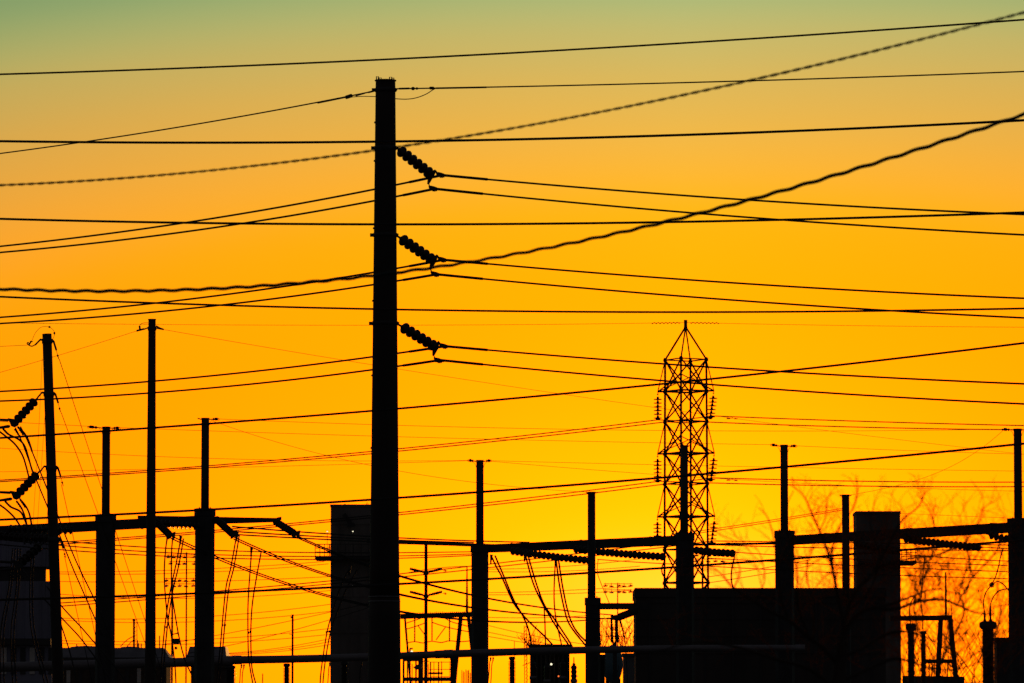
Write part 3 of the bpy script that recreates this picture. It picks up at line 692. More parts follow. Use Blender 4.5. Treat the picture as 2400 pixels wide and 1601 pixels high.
curve_wire('bowed dropper right of the lattice tower', [(1723, 1291), (1720, 1312), (1715, 1335), (1714, 1356), (1717, 1374), (1722, 1390)], YD - 3, .03, 'single droppers')
curve_wire('dropper right of the right-hand block', [(2168, 1302), (2165, 1330), (2162, 1365), (2159, 1398), (2152, 1408)], YD - 6, .022, 'single droppers')
for lab, pts in (('wire end leaving the long string toward the low column mast', [(1400, 1311), (1435, 1314), (1500, 1318), (1575, 1322)]),
                 ('wire leaving the short string right of the lattice tower', [(1718, 1294.5), (1816, 1300), (1861, 1303), (1970, 1310), (2150, 1317.5), (2362, 1325.6)]),
                 ('wire below the string right of the lattice tower, the upper', [(1661, 1308), (1816, 1317), (1861, 1320), (1970, 1323), (2112, 1331), (2362, 1340)]),
                 ('wire below the string right of the lattice tower, the lower', [(1661, 1327), (1816, 1335.5), (1861, 1338), (1970, 1343), (2112, 1348.5), (2362, 1356.6)]),
                 ('wire leaving the string in open sky to the right frame edge', [(2297, 1282.5), (2330, 1284), (2362, 1286), (2400, 1288)]),
                 ('dark wire below the string before the right-hand block', [(2080, 1296), (2166, 1304), (2262, 1309.5), (2362, 1315.4)])):
    wire(lab, pts, (YD - 3, YD - 4), .018, 2, None, None, 'wires leaving the horizontal strings', 'conductor')

# ------------------------------------------------------------------ lattice tower
YT = 240.0
cx = P(1607.5, 1000, YT).x
R = S(49.6, YT)
tw = thing('lattice_tower', 'narrow steel lattice tower with pointed top and six hanging insulators', 'pylon', (cx, YT, 0))
def zrow(y): return P(1607, y, YT).z
th = math.radians(-14.6)
def corner(k, z):
    grow = 1.0 + 0.055 * (zrow(843) - z) / (zrow(843) - zrow(1365))
    a = th + k * math.pi / 2
    return Vector((cx + R * grow * math.cos(a), YT + R * grow * math.sin(a), z))
levels = [843, 917, 988, 1063, 1134, 1211, 1288, 1366]
zs = [zrow(y) for y in levels]
while zs[-1] > 1.6: zs.append(max(zs[-1] - 1.5, 0.0))
zs[-1] = 0.0
for k in range(4):
    MB().bar(corner(k, 0), corner(k, zs[0] + .05), .078, .078).build('leg', 'steel', tw)
    for i in range(len(zs) - 1):
        a0, a1 = corner(k, zs[i]), corner(k, zs[i + 1]); b0, b1 = corner((k + 1) % 4, zs[i]), corner((k + 1) % 4, zs[i + 1])
        MB().bar(a0, b1, .05, .05).build('brace', 'steel', tw)
        MB().bar(b0, a1, .05, .05).build('brace', 'steel', tw)
        MB().bar(a0, b0, .075 if i % 2 else .05, .075 if i % 2 else .05).build('strut', 'steel', tw)
        g0 = corner(k, zs[i])
        if i < 8: MB().plate([g0 + Vector((S(dx, YT), 0, S(dz, YT))) for dx, dz in ((-4, -5), (4, -5), (5, 0), (3, 5), (-3, 5), (-5, 0))], .02).build('gusset', 'steel', tw)
apex = Vector((cx, YT, zrow(766)))
MB().lathe(Vector((cx, YT, zrow(770))), (0, 0, 1), [(0, S(4.8, YT)), (S(6, YT), S(4.2, YT)), (S(7, YT), S(3.9, YT)), (S(19, YT), S(4.4, YT)), (S(20, YT), S(4.4, YT))], 10).build('peak_cap', 'steel', tw)
for k in range(4):
    MB().bar(corner(k, zs[0]), apex, .068 if k in (0, 2) else .05).build('peak_leg', 'steel', tw)
arm_ends = []
for lev, (xl, yl), (xr, yr) in ((1, (1543.5, 921), (1673, 913)), (3, (1546, 1067), (1673, 1058)), (5, (1547, 1211 + 3), (1674, 1205))):
    z = zs[lev]
    for k, s, (xe, ye) in ((2, -1, (xl, yl)), (0, 1, (xr, yr))):
        c0 = corner(k, z); out = (c0 - Vector((cx, YT, z))).normalized()
        e = c0 + out * S(17.5, YT)
        MB().bar(c0, e, .075).build('crossarm', 'steel', tw)
        MB().bar(corner((k + 1) % 4, z), e, .055).build('crossarm', 'steel', tw)
        MB().bar(corner((k + 3) % 4, z), e, .055).build('crossarm', 'steel', tw)
        MB().bar(corner(k, zs[lev - 1]), e, .036).build('hanger_rod', 'steel', tw)
        MB().bar(corner((k + 1) % 4, (zs[lev - 1] + z) / 2), e, .038).build('arm_tie', 'steel', tw)
        MB().bar(corner((k + 3) % 4, (zs[lev - 1] + z) / 2), e, .038).build('arm_tie', 'steel', tw)
        arm_ends.append((lev, s, e))
for lev, s, e in arm_ends:
    lab = '%s hanging string of discs on the %s crossarm of the lattice tower' % ('left' if s < 0 else 'right', {1: 'top', 3: 'middle', 5: 'lowest'}[lev])
    t = thing('suspension_insulator', lab, 'insulator', e, 'hanging insulators of the lattice tower')
    lean = -.02 * s if s > 0 else 0.0
    p = lambda zz: e + Vector((lean * zz / .15 if s > 0 else 0, 0, -zz))
    MB().tube([p(0), p(.16)], .018, 6).bar(p(.11) + Vector((-.04, 0, 0)), p(.11) + Vector((.04, 0, 0)), .03).build('shackle', 'steel', t)
    for i in range(6):
        z0 = .20 + i * .158
        MB().lathe(p(z0), (0, 0, -1), [(0, .02), (.02, .042), (.08, .056), (.105, .07), (.108, .17), (.144, .172), (.146, .07), (.158, .03)], 12).build('disc', 'porc', t, True)
    MB().lathe(p(1.15) + Vector((-.10, 0, 0)), (1, 0, 0), [(0, .02), (.03, .055), (.10, .07), (.17, .055), (.20, .02)], 8).tube([p(1.05), p(1.16)], .03, 6).build('clamp_shoe', 'steel', t)
# tower circuits
TOW = [('top', 'near', [(0, 1125.6), (400, 1098.5), (875, 1058), (944, 1051), (1500, 988), (1542, 984)], [(1542, 984), (1558, 986), (1660, 989), (1750, 992.5), (1800, 995), (2000, 1001), (2350, 1007)]),
       ('top', 'far', [(0, 1129), (400, 1103), (875, 1063), (944, 1057), (1500, 995), (1560, 989), (1671, 975)], [(1671, 975), (1750, 978), (1800, 980), (2100, 990), (2400, 997.5)]),
       ('middle', 'near', [(148, 1271), (366, 1254.7), (600, 1233), (775, 1218), (945, 1200.7), (1145, 1179), (1395, 1148), (1545, 1128)], [(1545, 1128), (1660, 1132.5), (1750, 1134.5), (2150, 1140), (2400, 1141)]),
       ('middle', 'far', [(148, 1276), (366, 1258), (600, 1238.5), (775, 1223), (945, 1206), (1145, 1185), (1450, 1148), (1560, 1134), (1671, 1120)], [(1671, 1120), (1750, 1122.3), (2150, 1129.5), (2400, 1130)]),
       ('lowest', 'near', [(148, 1413), (366, 1397), (600, 1377.6), (775, 1361.4), (945, 1345), (1105, 1326.5), (1250, 1310.5), (1378, 1294), (1546, 1273)], [(1546, 1273), (1700, 1279), (1816, 1281), (2080, 1287), (2400, 1291)]),
       ('lowest', 'far', [(148, 1420), (366, 1404.5), (600, 1384), (775, 1369), (945, 1352), (1105, 1335.7), (1250, 1319.6), (1378, 1302), (1560, 1281), (1671, 1268)], [(1671, 1268), (1816, 1268.5), (2080, 1274), (2400, 1278)])]
for lv, nf, lft, rgt in TOW:
    a = span(lft, (238, YT), 2, -300, lft[-1][0], 40, {len(lft) - 1: 5}); b = span(rgt, (YT, 236), 2, rgt[0][0], 2700, 30, {0: 5})
    t = thing('conductor', '%s wire of the thin pair on the %s level of the lattice tower' % ({'near': 'left-hung', 'far': 'right-hung'}[nf], lv), 'wire', a[-1], 'conductors of the lattice tower')
    MB().tube(a[:-1] + b, .0265, 6).build('strand', 'wire', t, True)
    if nf == 'far':
        x0 = 1702; yy = np.interp(x0 + 14, [p[0] for p in rgt], [p[1] for p in rgt])
        c = P(1716, yy, YT)
        MB().bar(c, c + Vector((0, 0, -.06)), .03).tube([c + Vector((-.22, 0, -.07)), c + Vector((.22, 0, -.07))], .006, 5).lathe(c + Vector((-.24, 0, -.075)), (1, 0, 0), [(0, .015), (.01, .026), (.15, .026), (.16, .015)], 8).lathe(c + Vector((.08, 0, -.085)), (1, 0, 0), [(0, .015), (.01, .024), (.14, .024), (.15, .015)], 8).build('vibration_damper', 'steel', t)
st = span([(0, 757), (300, 760), (600, 762), (1200, 761), (1525, 757.5), (1607, 756)], (245, YT), 3, -300, 1607, 40, {5: 4})
st2 = span([(1607, 756), (1800, 760), (2400, 767)], (YT, 243), 2, 1607, 2700, 30, {0: 4})
t = thing('static_wire', 'hair-thin wire over the peak of the lattice tower with a wavy sleeve each side', 'wire', P(1607, 756, YT), 'thin static wires')
MB().tube(st[:-1] + st2, .0085, 5).build('strand', 'wire', t, True)
for x0, x1 in ((1527, 1594), (1618, 1686)):
    q = []
    for i in range(90):
        s = i / 89; x = lerp(x0, x1, s)
        q.append(P(x, 757.5 - .8 * (1 - abs(x - 1607) / 80) + math.sin(s * 2 * math.pi * 7.5) * 1.25, YT + math.cos(s * 2 * math.pi * 7.5) * .02))
    MB().tube(q, .017, 5).build('spiral_damper', 'wire', t, True)

# ------------------------------------------------------------------ thin static wires between mast heads
STAT = [
    ('thin wire falling to the left frame edge from the head of the slim pole', [(0, 873), (160, 826), (320, 776)], (175, YB), -300, 320, 2),
    ('thin wire falling rightward from the slim pole behind the centre pole', [(385, 773), (600, 810), (876, 855), (937, 866), (1500, 950), (1800, 992), (2375, 1062)], (YB, 230), 385, 2600, 2),
    ('thin level wire from the second column head to the right-edge column head', [(512, 982), (876, 995), (940, 997.5), (1500, 1008.5), (1800, 1010.4), (2350, 1006)], (YA, YD - 8), 512, 2350, 3),
    ('thin wire from the left frame edge to the leftmost column head', [(0, 988), (50, 991), (206, 999)], (YA + 1, YA), -300, 207, 1),
    ('thin wire from the leftmost column head to the column right of the lattice tower', [(280, 1003), (400, 1006), (876, 1022), (940, 1024), (1500, 1037.5), (1807, 1042)], (YA, YD), 280, 1808, 2),
    ('thin wire falling from the second column head to the low column head', [(496, 986), (560, 1008), (650, 1037), (765, 1068), (876, 1092), (942, 1105), (1115, 1131), (1222, 1143), (1372, 1153)], (YA, YD - 4), 496, 1373, 3),
    ('thin wire drooping from the left frame edge to the centre-right column head', [(0, 1050.5), (400, 1071), (640, 1078), (876, 1081), (1098, 1079)], (180, YD), -300, 1098, 2),
    ('thin wire rising from the left frame edge to the centre-right column head', [(0, 1106), (340, 1100), (490, 1096.5), (876, 1087), (942, 1085), (1098, 1079.5)], (185, YD), -300, 1098, 2),
    ('thin wire from the centre-right column head to the right frame edge', [(1150, 1080), (1500, 1088), (1800, 1095), (2375, 1104)], (YD, 200), 1150, 2700, 2),
    ('thin wire drooping right from the centre-right column head to the right edge', [(1150, 1081), (1500, 1110.5), (1600, 1115), (1816, 1130), (2375, 1151)], (YD, 202), 1150, 2700, 2),
    ('thin wire from the column beside the bare tree to the right frame edge', [(1866, 1045), (2100, 1055), (2375, 1064)], (YD, 196), 1866, 2700, 2),
    ('thin wire climbing from the slim column in the branches to the right-edge column', [(1996, 1160), (2080, 1143), (2170, 1119), (2280, 1064), (2350, 1010)], (YD - 3, YD - 8), 1996, 2352, 3),
    ('thin wire from the right-hand block roof to the right-edge column', [(2108, 1203), (2240, 1209), (2362, 1214)], (240, YD - 8), 2108, 2362, 2),
]
for lab, pts, Y, x0, x1, dg in STAT:
    wire(lab, pts, Y, .0078, dg, x0, x1, 'thin static wires', 'static_wire', sides=5)
FAR = [
    ('faint far wire, upper of the pair reaching the slim column in the branches', [(1620, 1247), (1750, 1228.5), (1899, 1203.6), (1973, 1192)], 300),
    ('faint far wire, lower of the pair reaching the slim column in the branches', [(1620, 1252), (1750, 1233), (1899, 1208), (1973, 1196)], 300),
    ('faint far wire just above the low wires between slim pole and leaning pole', [(140, 1340), (400, 1339), (560, 1327), (760, 1317)], 380),
    ('faint far wire left of the left block, second from the top', [(140, 1345), (400, 1345), (600, 1334), (770, 1322)], 380),
    ('faint far wire dipping between the left columns and the left block', [(140, 1362), (350, 1368), (500, 1359), (775, 1352)], 380),
    ('faint far wire level with the pale ring on the centre pole, at left', [(140, 1394), (350, 1398), (500, 1405), (620, 1397), (775, 1383)], 390),
    ('faint far wire below the falling pairs left of the left block', [(140, 1449), (350, 1450), (500, 1444), (640, 1433), (775, 1416)], 390),
    ('faint far wire crossing the head of the thin far pole', [(140, 1454), (350, 1458), (505, 1456), (640, 1448), (775, 1432)], 390),
    ('faint far wire midway down the thin far pole', [(140, 1502), (350, 1502), (505, 1497), (640, 1489), (775, 1472)], 400),
    ('faint far wire a little lower on the thin far pole', [(140, 1508), (350, 1510), (505, 1508), (640, 1500), (775, 1486)], 400),
    ('faint far wire rising to the left block just above the pipe, upper', [(520, 1532), (600, 1526), (690, 1513), (778, 1496)], 400),
    ('faint far wire rising to the left block just above the pipe, middle', [(520, 1533), (600, 1529), (690, 1518), (778, 1503)], 400),
    ('faint far wire rising to the left block just above the pipe, lower', [(520, 1536), (600, 1532), (690, 1523), (778, 1510)], 400),
    ('far wire climbing steadily from the second column foot to the left block, upper', [(380, 1511), (505, 1490), (650, 1462), (778, 1433), (880, 1410)], 260),
    ('far wire climbing steadily from the second column foot to the left block, lower', [(440, 1532), (530, 1513), (650, 1487), (778, 1452), (880, 1418)], 260),
    ('faint far wire right of the centre-right column, uppermost', [(1145, 1334), (1250, 1332), (1378, 1323), (1500, 1310)], 380),
    ('faint far wire right of the centre-right column, second', [(1145, 1340), (1250, 1340.5), (1378, 1336), (1500, 1327)], 380),
    ('faint far wire right of the centre-right column, third', [(1145, 1389), (1250, 1387), (1378, 1381), (1480, 1375)], 390),
    ('faint far wire right of the centre-right column, fourth', [(1145, 1394), (1250, 1394), (1378, 1389), (1480, 1384)], 390),
    ('faint far wire right of the centre-right column, fifth', [(1145, 1447), (1250, 1448), (1378, 1443)], 390),
    ('faint far wire falling right behind the sweeping droppers, upper', [(1145, 1466), (1180, 1475), (1250, 1490), (1372, 1510)], 390),
    ('faint far wire falling right behind the sweeping droppers, middle', [(1145, 1482), (1200, 1493), (1250, 1503), (1300, 1512)], 390),
    ('faint far wire falling right behind the sweeping droppers, lower', [(1145, 1492), (1200, 1501), (1250, 1510), (1300, 1517)], 390),
    ('faint far wire rising right through the branches beside the lattice tower, upper', [(1661, 1352), (1740, 1340), (1816, 1327), (1900, 1312)], 330),
    ('faint far wire rising right through the branches beside the lattice tower, lower', [(1661, 1366), (1740, 1354), (1816, 1341), (1900, 1326)], 330),
    ('faint far wire low in the gap right of the centre pole', [(945, 1345), (1000, 1334), (1040, 1331), (1105, 1327)], 330),
]
for lab, pts, Y in FAR:
    wire(lab, pts, Y, .022 if Y > 290 else .017, 2, None, None, 'faint far wires', 'far_wire', sides=5)

# ------------------------------------------------------------------ tall blocks with service platforms
def lamp_post(parent, x, ybase, ylamp, Y, lit='lamp', size=2.2):
    a = P(x, ybase, Y); b = P(x, ylamp, Y)
    MB().tube([a, b], S(.6, Y), 6).build('lamp_post', 'steel', parent)
    MB().lathe(b + Vector((0, 0, S(2.5, Y))), (0, 0, -1), [(0, S(1, Y)), (S(1, Y), S(size + 1.2, Y)), (S(1.6, Y), S(size + 1.2, Y)), (S(1.8, Y), S(.4, Y))], 10).build('lamp_hood', 'trim', parent)
    MB().lathe(b + Vector((0, 0, S(.6, Y))), (0, 0, -1), [(0, S(size * .7, Y)), (S(size * .6, Y), S(size, Y)), (S(size * 1.4, Y), S(size * .7, Y)), (S(size * 1.7, Y), S(.3, Y))], 10).build('lamp_globe', lit, parent)

def block(label, x0, x1, ytop, Y, side, yplat, lamps, depth=2.4):
    a = P(x0, ytop, Y); b = P(x1, ytop, Y)
    t = thing('concrete_block', label, 'building', ((a.x + b.x) / 2, Y + depth / 2, 0), 'tall concrete blocks')
    MB().box((a.x, Y, 0), (b.x, Y + depth, a.z - .12)).build('wall', 'pale', t)
    MB().box((a.x - .03, Y - .03, a.z - .12), (b.x + .03, Y + depth + .03, a.z)).build('parapet', 'pale', t)
    for yy in (ytop + 45, ytop + 130, ytop + 215, ytop + 300):      # formwork ledges
        z = P(x0, yy, Y).z
        MB().box((a.x + .05, Y - .035, z - .04), (b.x - .05, Y - .003, z + .04)).build('ledge', 'pale', t)
    for q in (.2, .4, .6, .8):
        xx = lerp(a.x, b.x, q)
        MB().box((xx - .02, Y - .025, 0), (xx + .02, Y - .003, a.z - .9)).build('pilaster_strip', 'pale', t)
    hx = P(lerp(x0, x1, .78), ytop, Y).x
    MB().tube([Vector((hx + S(2, Y) * math.cos(s / 10 * math.pi), Y + .4, a.z + S(2, Y) + S(2.6, Y) * math.sin(s / 10 * math.pi))) for s in range(11)], S(.7, Y), 6).tube([(hx - S(2, Y), Y + .4, a.z), (hx - S(2, Y), Y + .4, a.z + S(2, Y))], S(.7, Y), 6).tube([(hx + S(2, Y), Y + .4, a.z), (hx + S(2, Y), Y + .4, a.z + S(2, Y))], S(.7, Y), 6).build('lifting_eye', 'steel', t)
    MB().lathe((lerp(a.x, b.x, .3), Y + .4, a.z), (0, 0, 1), [(0, S(2, Y)), (S(1.6, Y), S(1.6, Y)), (S(2.4, Y), S(.5, Y))], 8).build('roof_vent', 'steel', t)
    # platform wrapping one side
    zt_ = P(x0, yplat, Y).z
    w = S(36, Y)
    if side < 0: xa, xb = a.x - w, a.x
    else: xa, xb = b.x, b.x + w
    pf = MB().box((xa, Y - .5, zt_ - S(7, Y)), (xb, Y + 2.0, zt_)).build('platform', 'steel', t)
    MB().box((a.x, Y - .7, zt_ - S(7, Y)), (b.x, Y - .04, zt_ - .01)).build('front_gallery', 'steel', t)
    for i in range(4):
        xx = lerp(xa, xb, (i + .08) / 3.3)
        MB().tube([(xx, Y - .48, zt_), (xx, Y - .48, zt_ + S(27, Y))], S(1.1, Y), 6).build('rail_post', 'steel', pf)
    for q in (.34, .68, 1.0):
        MB().tube([(xa, Y - .48, zt_ + S(27, Y) * q), (xb, Y - .48, zt_ + S(27, Y) * q)], S(1.1, Y), 6).build('rail', 'steel', pf)
    for j in range(7):
        xx = lerp(a.x, b.x, j / 6)
        MB().tube([(xx, Y - .68, zt_), (xx, Y - .68, zt_ + S(27, Y))], S(.7, Y), 5).build('rail_post', 'steel', t)
    MB().tube([(a.x, Y - .68, zt_ + S(27, Y)), (b.x, Y - .68, zt_ + S(27, Y))], S(.7, Y), 5).build('rail', 'steel', t)
    for (lx, ly, lb, kind, sz) in lamps:
        lamp_post(t, lx, lb, ly, Y - .45 - .25 * (x0 < lx < x1), kind, sz)
    return t
YBK = 262.0
bl = block('tall dark block behind the centre pole with lit lamps and a left platform', 775, 884, 1182, YBK, -1, 1304,
      [(767, 1245, 1304, 'lamp', 1.6), (827, 1245, 1304, 'lamp', 1.7)])
lamp_post(bl, 827, 1400, 1373, YBK - .7, 'lampdim', 1.6)
MB().bar(P(806, 1205, YBK - .3), P(825, 1232, YBK - .3), S(6, YBK), S(10, YBK)).bar(P(812, 1232, YBK - .3), P(832, 1230, YBK - .3), S(6, YBK), S(8, YBK)).build('wall_duct', 'steel', bl)
br = block('tall dark block behind the bare tree at right with a platform on its right', 2007, 2110, 1198, YBK, 1, 1315, [])

# long dark slab building behind the right-hand columns
YS = 216.0
a = P(1490, 1378, YS); b = P(2075, 1383, YS)
t = thing('slab_building', 'long dark flat-roofed slab building behind the bare tree', 'building', ((a.x + b.x) / 2, YS + 2, 0))
MB().box((a.x, YS, 0), (b.x, YS + 4, a.z - .35)).build('wall', 'concrete', t)
MB().box((a.x - .04, YS - .05, a.z - .35), (b.x + .04, YS + 4.05, a.z)).build('roof_slab', 'concrete', t)
for i in range(9):
    xx = lerp(a.x, b.x, (i + .5) / 9)
    MB().box((xx - .03, YS - .04, 0), (xx + .03, YS - .003, a.z - .36)).build('panel_joint', 'trim', t)
for yy in (1412, 1450, 1490, 1530):
    z = P(1700, yy, YS).z
    MB().box((a.x + .02, YS - .03, z - .03), (b.x - .02, YS - .002, z + .03)).build('string_course', 'concrete', t)

# blue-grey building at the left edge
YW = 232.0
t = thing('cladded_building', 'blue-grey building at the left frame edge behind the leaning pole', 'building', (P(40, 1400, YW).x, YW + 1.5, 0))
xl = P(-260, 1400, YW).x
z = lambda y: P(60, y, YW).z
xr = P(121, 1400, YW).x; xn = P(106, 1345, YW).x
MB().box((xl, YW, z(1328)), (xr, YW + 3, z(1257))).build('upper_storey', 'wall', t)
MB().box((xl, YW + .15, z(1362)), (xn, YW + .5, z(1328) - .003)).build('recess_wall', 'trim', t)
MB().box((xl, YW, 0), (xr, YW + 3, z(1362) - .003)).build('lower_storey', 'wall', t)
MB().box((xl, YW - .06, z(1257)), (xr + .06, YW + 3, z(1251))).build('parapet', 'trim', t)
for i in range(14):
    xx = lerp(P(-140, 1400, YW).x, xr - .1, i / 13)
    MB().box((xx - .025, YW - .03, z(1500)), (xx + .025, YW - .002, z(1364))).build('cladding_rib', 'wall', t)
    MB().box((xx - .025, YW - .03, z(1326)), (xx + .025, YW - .002, z(1259))).build('cladding_rib', 'wall', t)
MB().box((xl, YW - .3, z(1512)), (xr, YW - .004, z(1497))).build('canopy', 'trim', t)
for i in range(8):
    xx = P(-40 + i * 22, 1500, YW).x
    MB().box((xx, YW - .05, z(1580)), (xx + S(12, YW), YW - .004, z(1518))).build('window_bay', 'glass' if i in (2, 5) else 'trim', t)

# low buildings
def low_building(label, x0, x1, yroof, yeave, Y, hip=0, depth=4.0, wallm='brown', name='low_building'):
    a = P(x0, yroof, Y); b = P(x1, yroof, Y); ze = P(x0, yeave, Y).z
    t = thing(name, label, 'building', ((a.x + b.x) / 2, Y + depth / 2, 0), 'low buildings behind the pipe')
    MB().box((a.x + .1, Y + .3, 0), (b.x - .1, Y + depth, ze)).build('wall', wallm, t)
    h = S(hip, Y)
    m = MB(); k = [(a.x - .1, Y, ze), (b.x + .1, Y, ze), (b.x + .1, Y + depth + .3, ze), (a.x - .1, Y + depth + .3, ze), (a.x, Y + .9, a.z), (b.x - h, Y + .9, a.z), (b.x - h, Y + depth - .6, a.z), (a.x, Y + depth - .6, a.z)]
    m.v = [Vector(p) for p in k]; m.f = [(0, 3, 2, 1), (4, 5, 6, 7), (0, 1, 5, 4), (1, 2, 6, 5), (2, 3, 7, 6), (3, 0, 4, 7)]
    m.build('roof', 'roof', t)
    MB().box((a.x - .15, Y - .08, ze - S(7, Y)), (b.x + .15, Y - .003, ze - .004)).build('fascia', 'trim', t)
    n = max(2, int((x1 - x0) / 26))
    for i in range(n):
        xx = lerp(a.x, b.x, (i + .35) / n)
        MB().box((xx, Y + .26, P(x0, 1600, Y).z), (xx + S(9, Y), Y + .297, P(x0, 1566, Y).z)).build('window', 'glass' if i % 3 == 1 else 'trim', t)
    return t
lb = low_building('low grey-roofed building between leaning pole and slim pole', 118, 394, 1517, 1541, 300, 14)
for x, y in ((180, 1509), (322, 1500), (325, 1507), (331, 1508), (374, 1490)):
    MB().tube([P(x, 1519, 301), P(x, y, 301)], .035, 6).build('roof_vent', 'steel', lb)
MB().lathe(P(200, 1519, 302), (0, 0, 1), [(0, .9), (.06, .75), (.1, .5), (.12, .1)], 14).lathe(P(305, 1519, 302), (0, 0, 1), [(0, .6), (.06, .45), (.09, .1)], 12).build('roof_dome', 'roof', lb)
lb2 = low_building('small dark boxy building behind the second column', 442, 526, 1514, 1538, 290, 0)
t = thing('vent_stack', 'short stack with slanting pipes on the low grey roof', 'chimney', P(314, 1517, 301))
MB().tube([P(314, 1518, 301), P(314, 1454, 301)], S(2.6, 301), 10).build('stack', 'steel', t, True)
MB().lathe(P(314, 1454, 301), (0, 0, 1), [(-.03, S(4, 301)), (.03, S(4.6, 301)), (.05, S(2.6, 301))], 10).build('rim', 'steel', t)
MB().tube([P(321, 1518, 301), P(321, 1453, 301)], S(.9, 301), 6).build('side_pipe', 'steel', t)
for i in range(6):
    MB().tube([P(316, 1512 - i * 10, 301), P(321, 1507 - i * 10, 301)], S(.5, 301), 5).build('ladder_rung', 'steel', t)
for pts in ([(312, 1492), (302, 1497), (291, 1506), (282, 1516)], [(312, 1501), (306, 1506), (297, 1516)]):
    MB().tube([P(*q, 301) for q in catmull(pts)], S(1.2, 301), 6).build('slanting_pipe', 'steel', t, True)

# ------------------------------------------------------------------ rigid tubular bus and its supports
YP = 184.0
def bus(label, pts, dpx, Y=YP):
    path = span(pts, Y, 2, None, None, 24)
    t = thing('bus_pipe', label, 'pipe', path[0], 'tubular bus along the bottom')
    MB().tube(path, [S(q / 2, YP) for q in np.linspace(dpx[0], dpx[1], len(path))], 18).build('tube', 'alu', t, True)
    for i in (0, -1):
        p = path[i]; q = path[1 if i == 0 else -2]
        d = (q - p).normalized()
        r = S(dpx[0 if i == 0 else 1] / 2 + 1.2, YP)
        MB().lathe(p - d * .02, d, [(0, r * .9), (.02, r), (.30, r), (.32, r * .9)], 18).build('end_coupler', 'galv', t, True)
    return t
bus('left length of the pale pipe along the bottom, up to the second column', [(-300, 1572), (0, 1563.5), (148, 1559), (366, 1556), (458, 1552), (545, 1548)], (24, 22))
bus('middle length of the pale pipe along the bottom, passing the centre pole', [(545, 1547), (650, 1545), (778, 1543), (872, 1540), (950, 1536), (1041, 1533.5)], (19, 17))
bus('right length of the pale pipe along the bottom, below the slab building', [(1041, 1532), (1145, 1531), (1372, 1526), (1500, 1519), (1700, 1519), (1885, 1520)], (18.5, 15))
GP = 'ribbed posts under the pipe'
post_insulator('ribbed post under the pipe right of the second column', 540, 1560, 1700, YP, 24, 19, 26, 3.2, GP)
post_insulator('ribbed post under the pipe beside the thin far pole', 672, 1555, 1700, YP, 16, 11, 18, 3.2, GP)
post_insulator('ribbed post under the pipe before the left block', 807, 1551, 1700, YP, 16, 12, 19, 3.2, GP)
post_insulator('ribbed post under the pipe between centre pole and centre-right column', 1062, 1541, 1700, YP, 15, 13, 20, 3.2, GP)
post_insulator('ribbed post under the pipe standing alone right of the centre-right column', 1200, 1539, 1700, YP, 15, 11, 19, 3.2, GP)
post_insulator('ribbed post under the pipe left of the teal tank', 1412, 1534, 1700, YP, 15, 11, 18, 3.2, GP)
for i, (x, y) in enumerate(((566, 1558), (572, 1558), (773, 1553), (848, 1552), (1150, 1541), (1156, 1541))):
    lab = ['left one of two clamps under the pipe before the dropper gap', 'right one of two clamps under the pipe before the dropper gap', 'clamp under the pipe at the left edge of the left block', 'clamp under the pipe before the left block', 'left clamp under the pipe beside the centre-right column', 'right clamp under the pipe beside the centre-right column'][i]
    t = thing('bus_clamp', lab, 'clamp', P(x, y, YP), 'small clamps under the pipe')
    MB().bar(P(x, y - 1, YP), P(x - .5, y + 8, YP), S(3.2, YP)).bar(P(x, y + 1.5, YP), P(x, y + 3, YP), S(5, YP)).build('clamp_body', 'steel', t)
    MB().tube([P(*q, YP) for q in catmull([(x - .5, y + 7), (x - 2.5, y + 13), (x - 3 - (i % 2), y + 25), (x - 5, y + 50), (x - 9, y + 90)])], S(1.3, YP), 6).build('lead', 'wire', t, True)

# ------------------------------------------------------------------ far line poles
def vpole(label, x, ytop, Y, w, name='line_pole', mat='wood', group='far line poles', taper=1.25):
    p = P(x, ytop, Y)
    t = thing(name, label, 'utility pole', (p.x, Y, 0), group)
    MB().tube([(p.x, Y, 0), (p.x, Y, p.z)], [S(w / 2 * taper, Y), S(w / 2, Y)], 10).build('shaft', mat, t, True)
    return t
t = vpole('far pole with two tiers of slanting arms right of the centre pole', 998.5, 1274, 280, 8.2)
for ya in (1343, 1397):
    MB().lathe(P(998.5, ya, 280), (0, 0, 1), [(-S(5, 280), S(4.2, 280)), (-S(3, 280), S(7, 280)), (S(2, 280), S(7, 280)), (S(4, 280), S(4.2, 280))], 10).build('arm_bracket', 'steel', t)
    for s in (-1, 1):
        a_ = P(998.5 + s * 6, ya - 2, 280); b_ = P(998.5 + s * 38, ya - 10, 280)
        ln = (b_ - a_).length
        prof = [(ln * q / 16, S((3.6 if q % 2 else 2.3) * (1.15 - .5 * abs(q / 16 - .6)), 280)) for q in range(17)]
        MB().lathe(a_, b_ - a_, prof, 8).build('post_insulator_arm', 'porc', t)
    MB().bar(P(1043, ya - 8, 280), P(1044, ya - 3, 280), S(3, 280)).bar(P(1038, ya - 6, 280), P(1048, ya - 5, 280), S(1.4, 280)).build('line_damper', 'steel', t)
t = vpole('thin far pole standing before the pipe, left of the left block', 686, 1440, 300, 5.2)
MB().bar(P(681, 1446, 300), P(684, 1447, 300), S(4, 300)).bar(P(678, 1486, 300), P(685, 1488, 300), S(1.6, 300)).bar(P(676, 1520, 300), P(685, 1524, 300), S(1.6, 300)).build('side_bracket', 'steel', t)
vpole('tiny far pole below the pipe, left of the thin far pole', 615.5, 1579, 330, 2.6)
vpole('thin far pole low in the gap left of the low column', 1205.5, 1503, 420, 1.6, mat='steel')

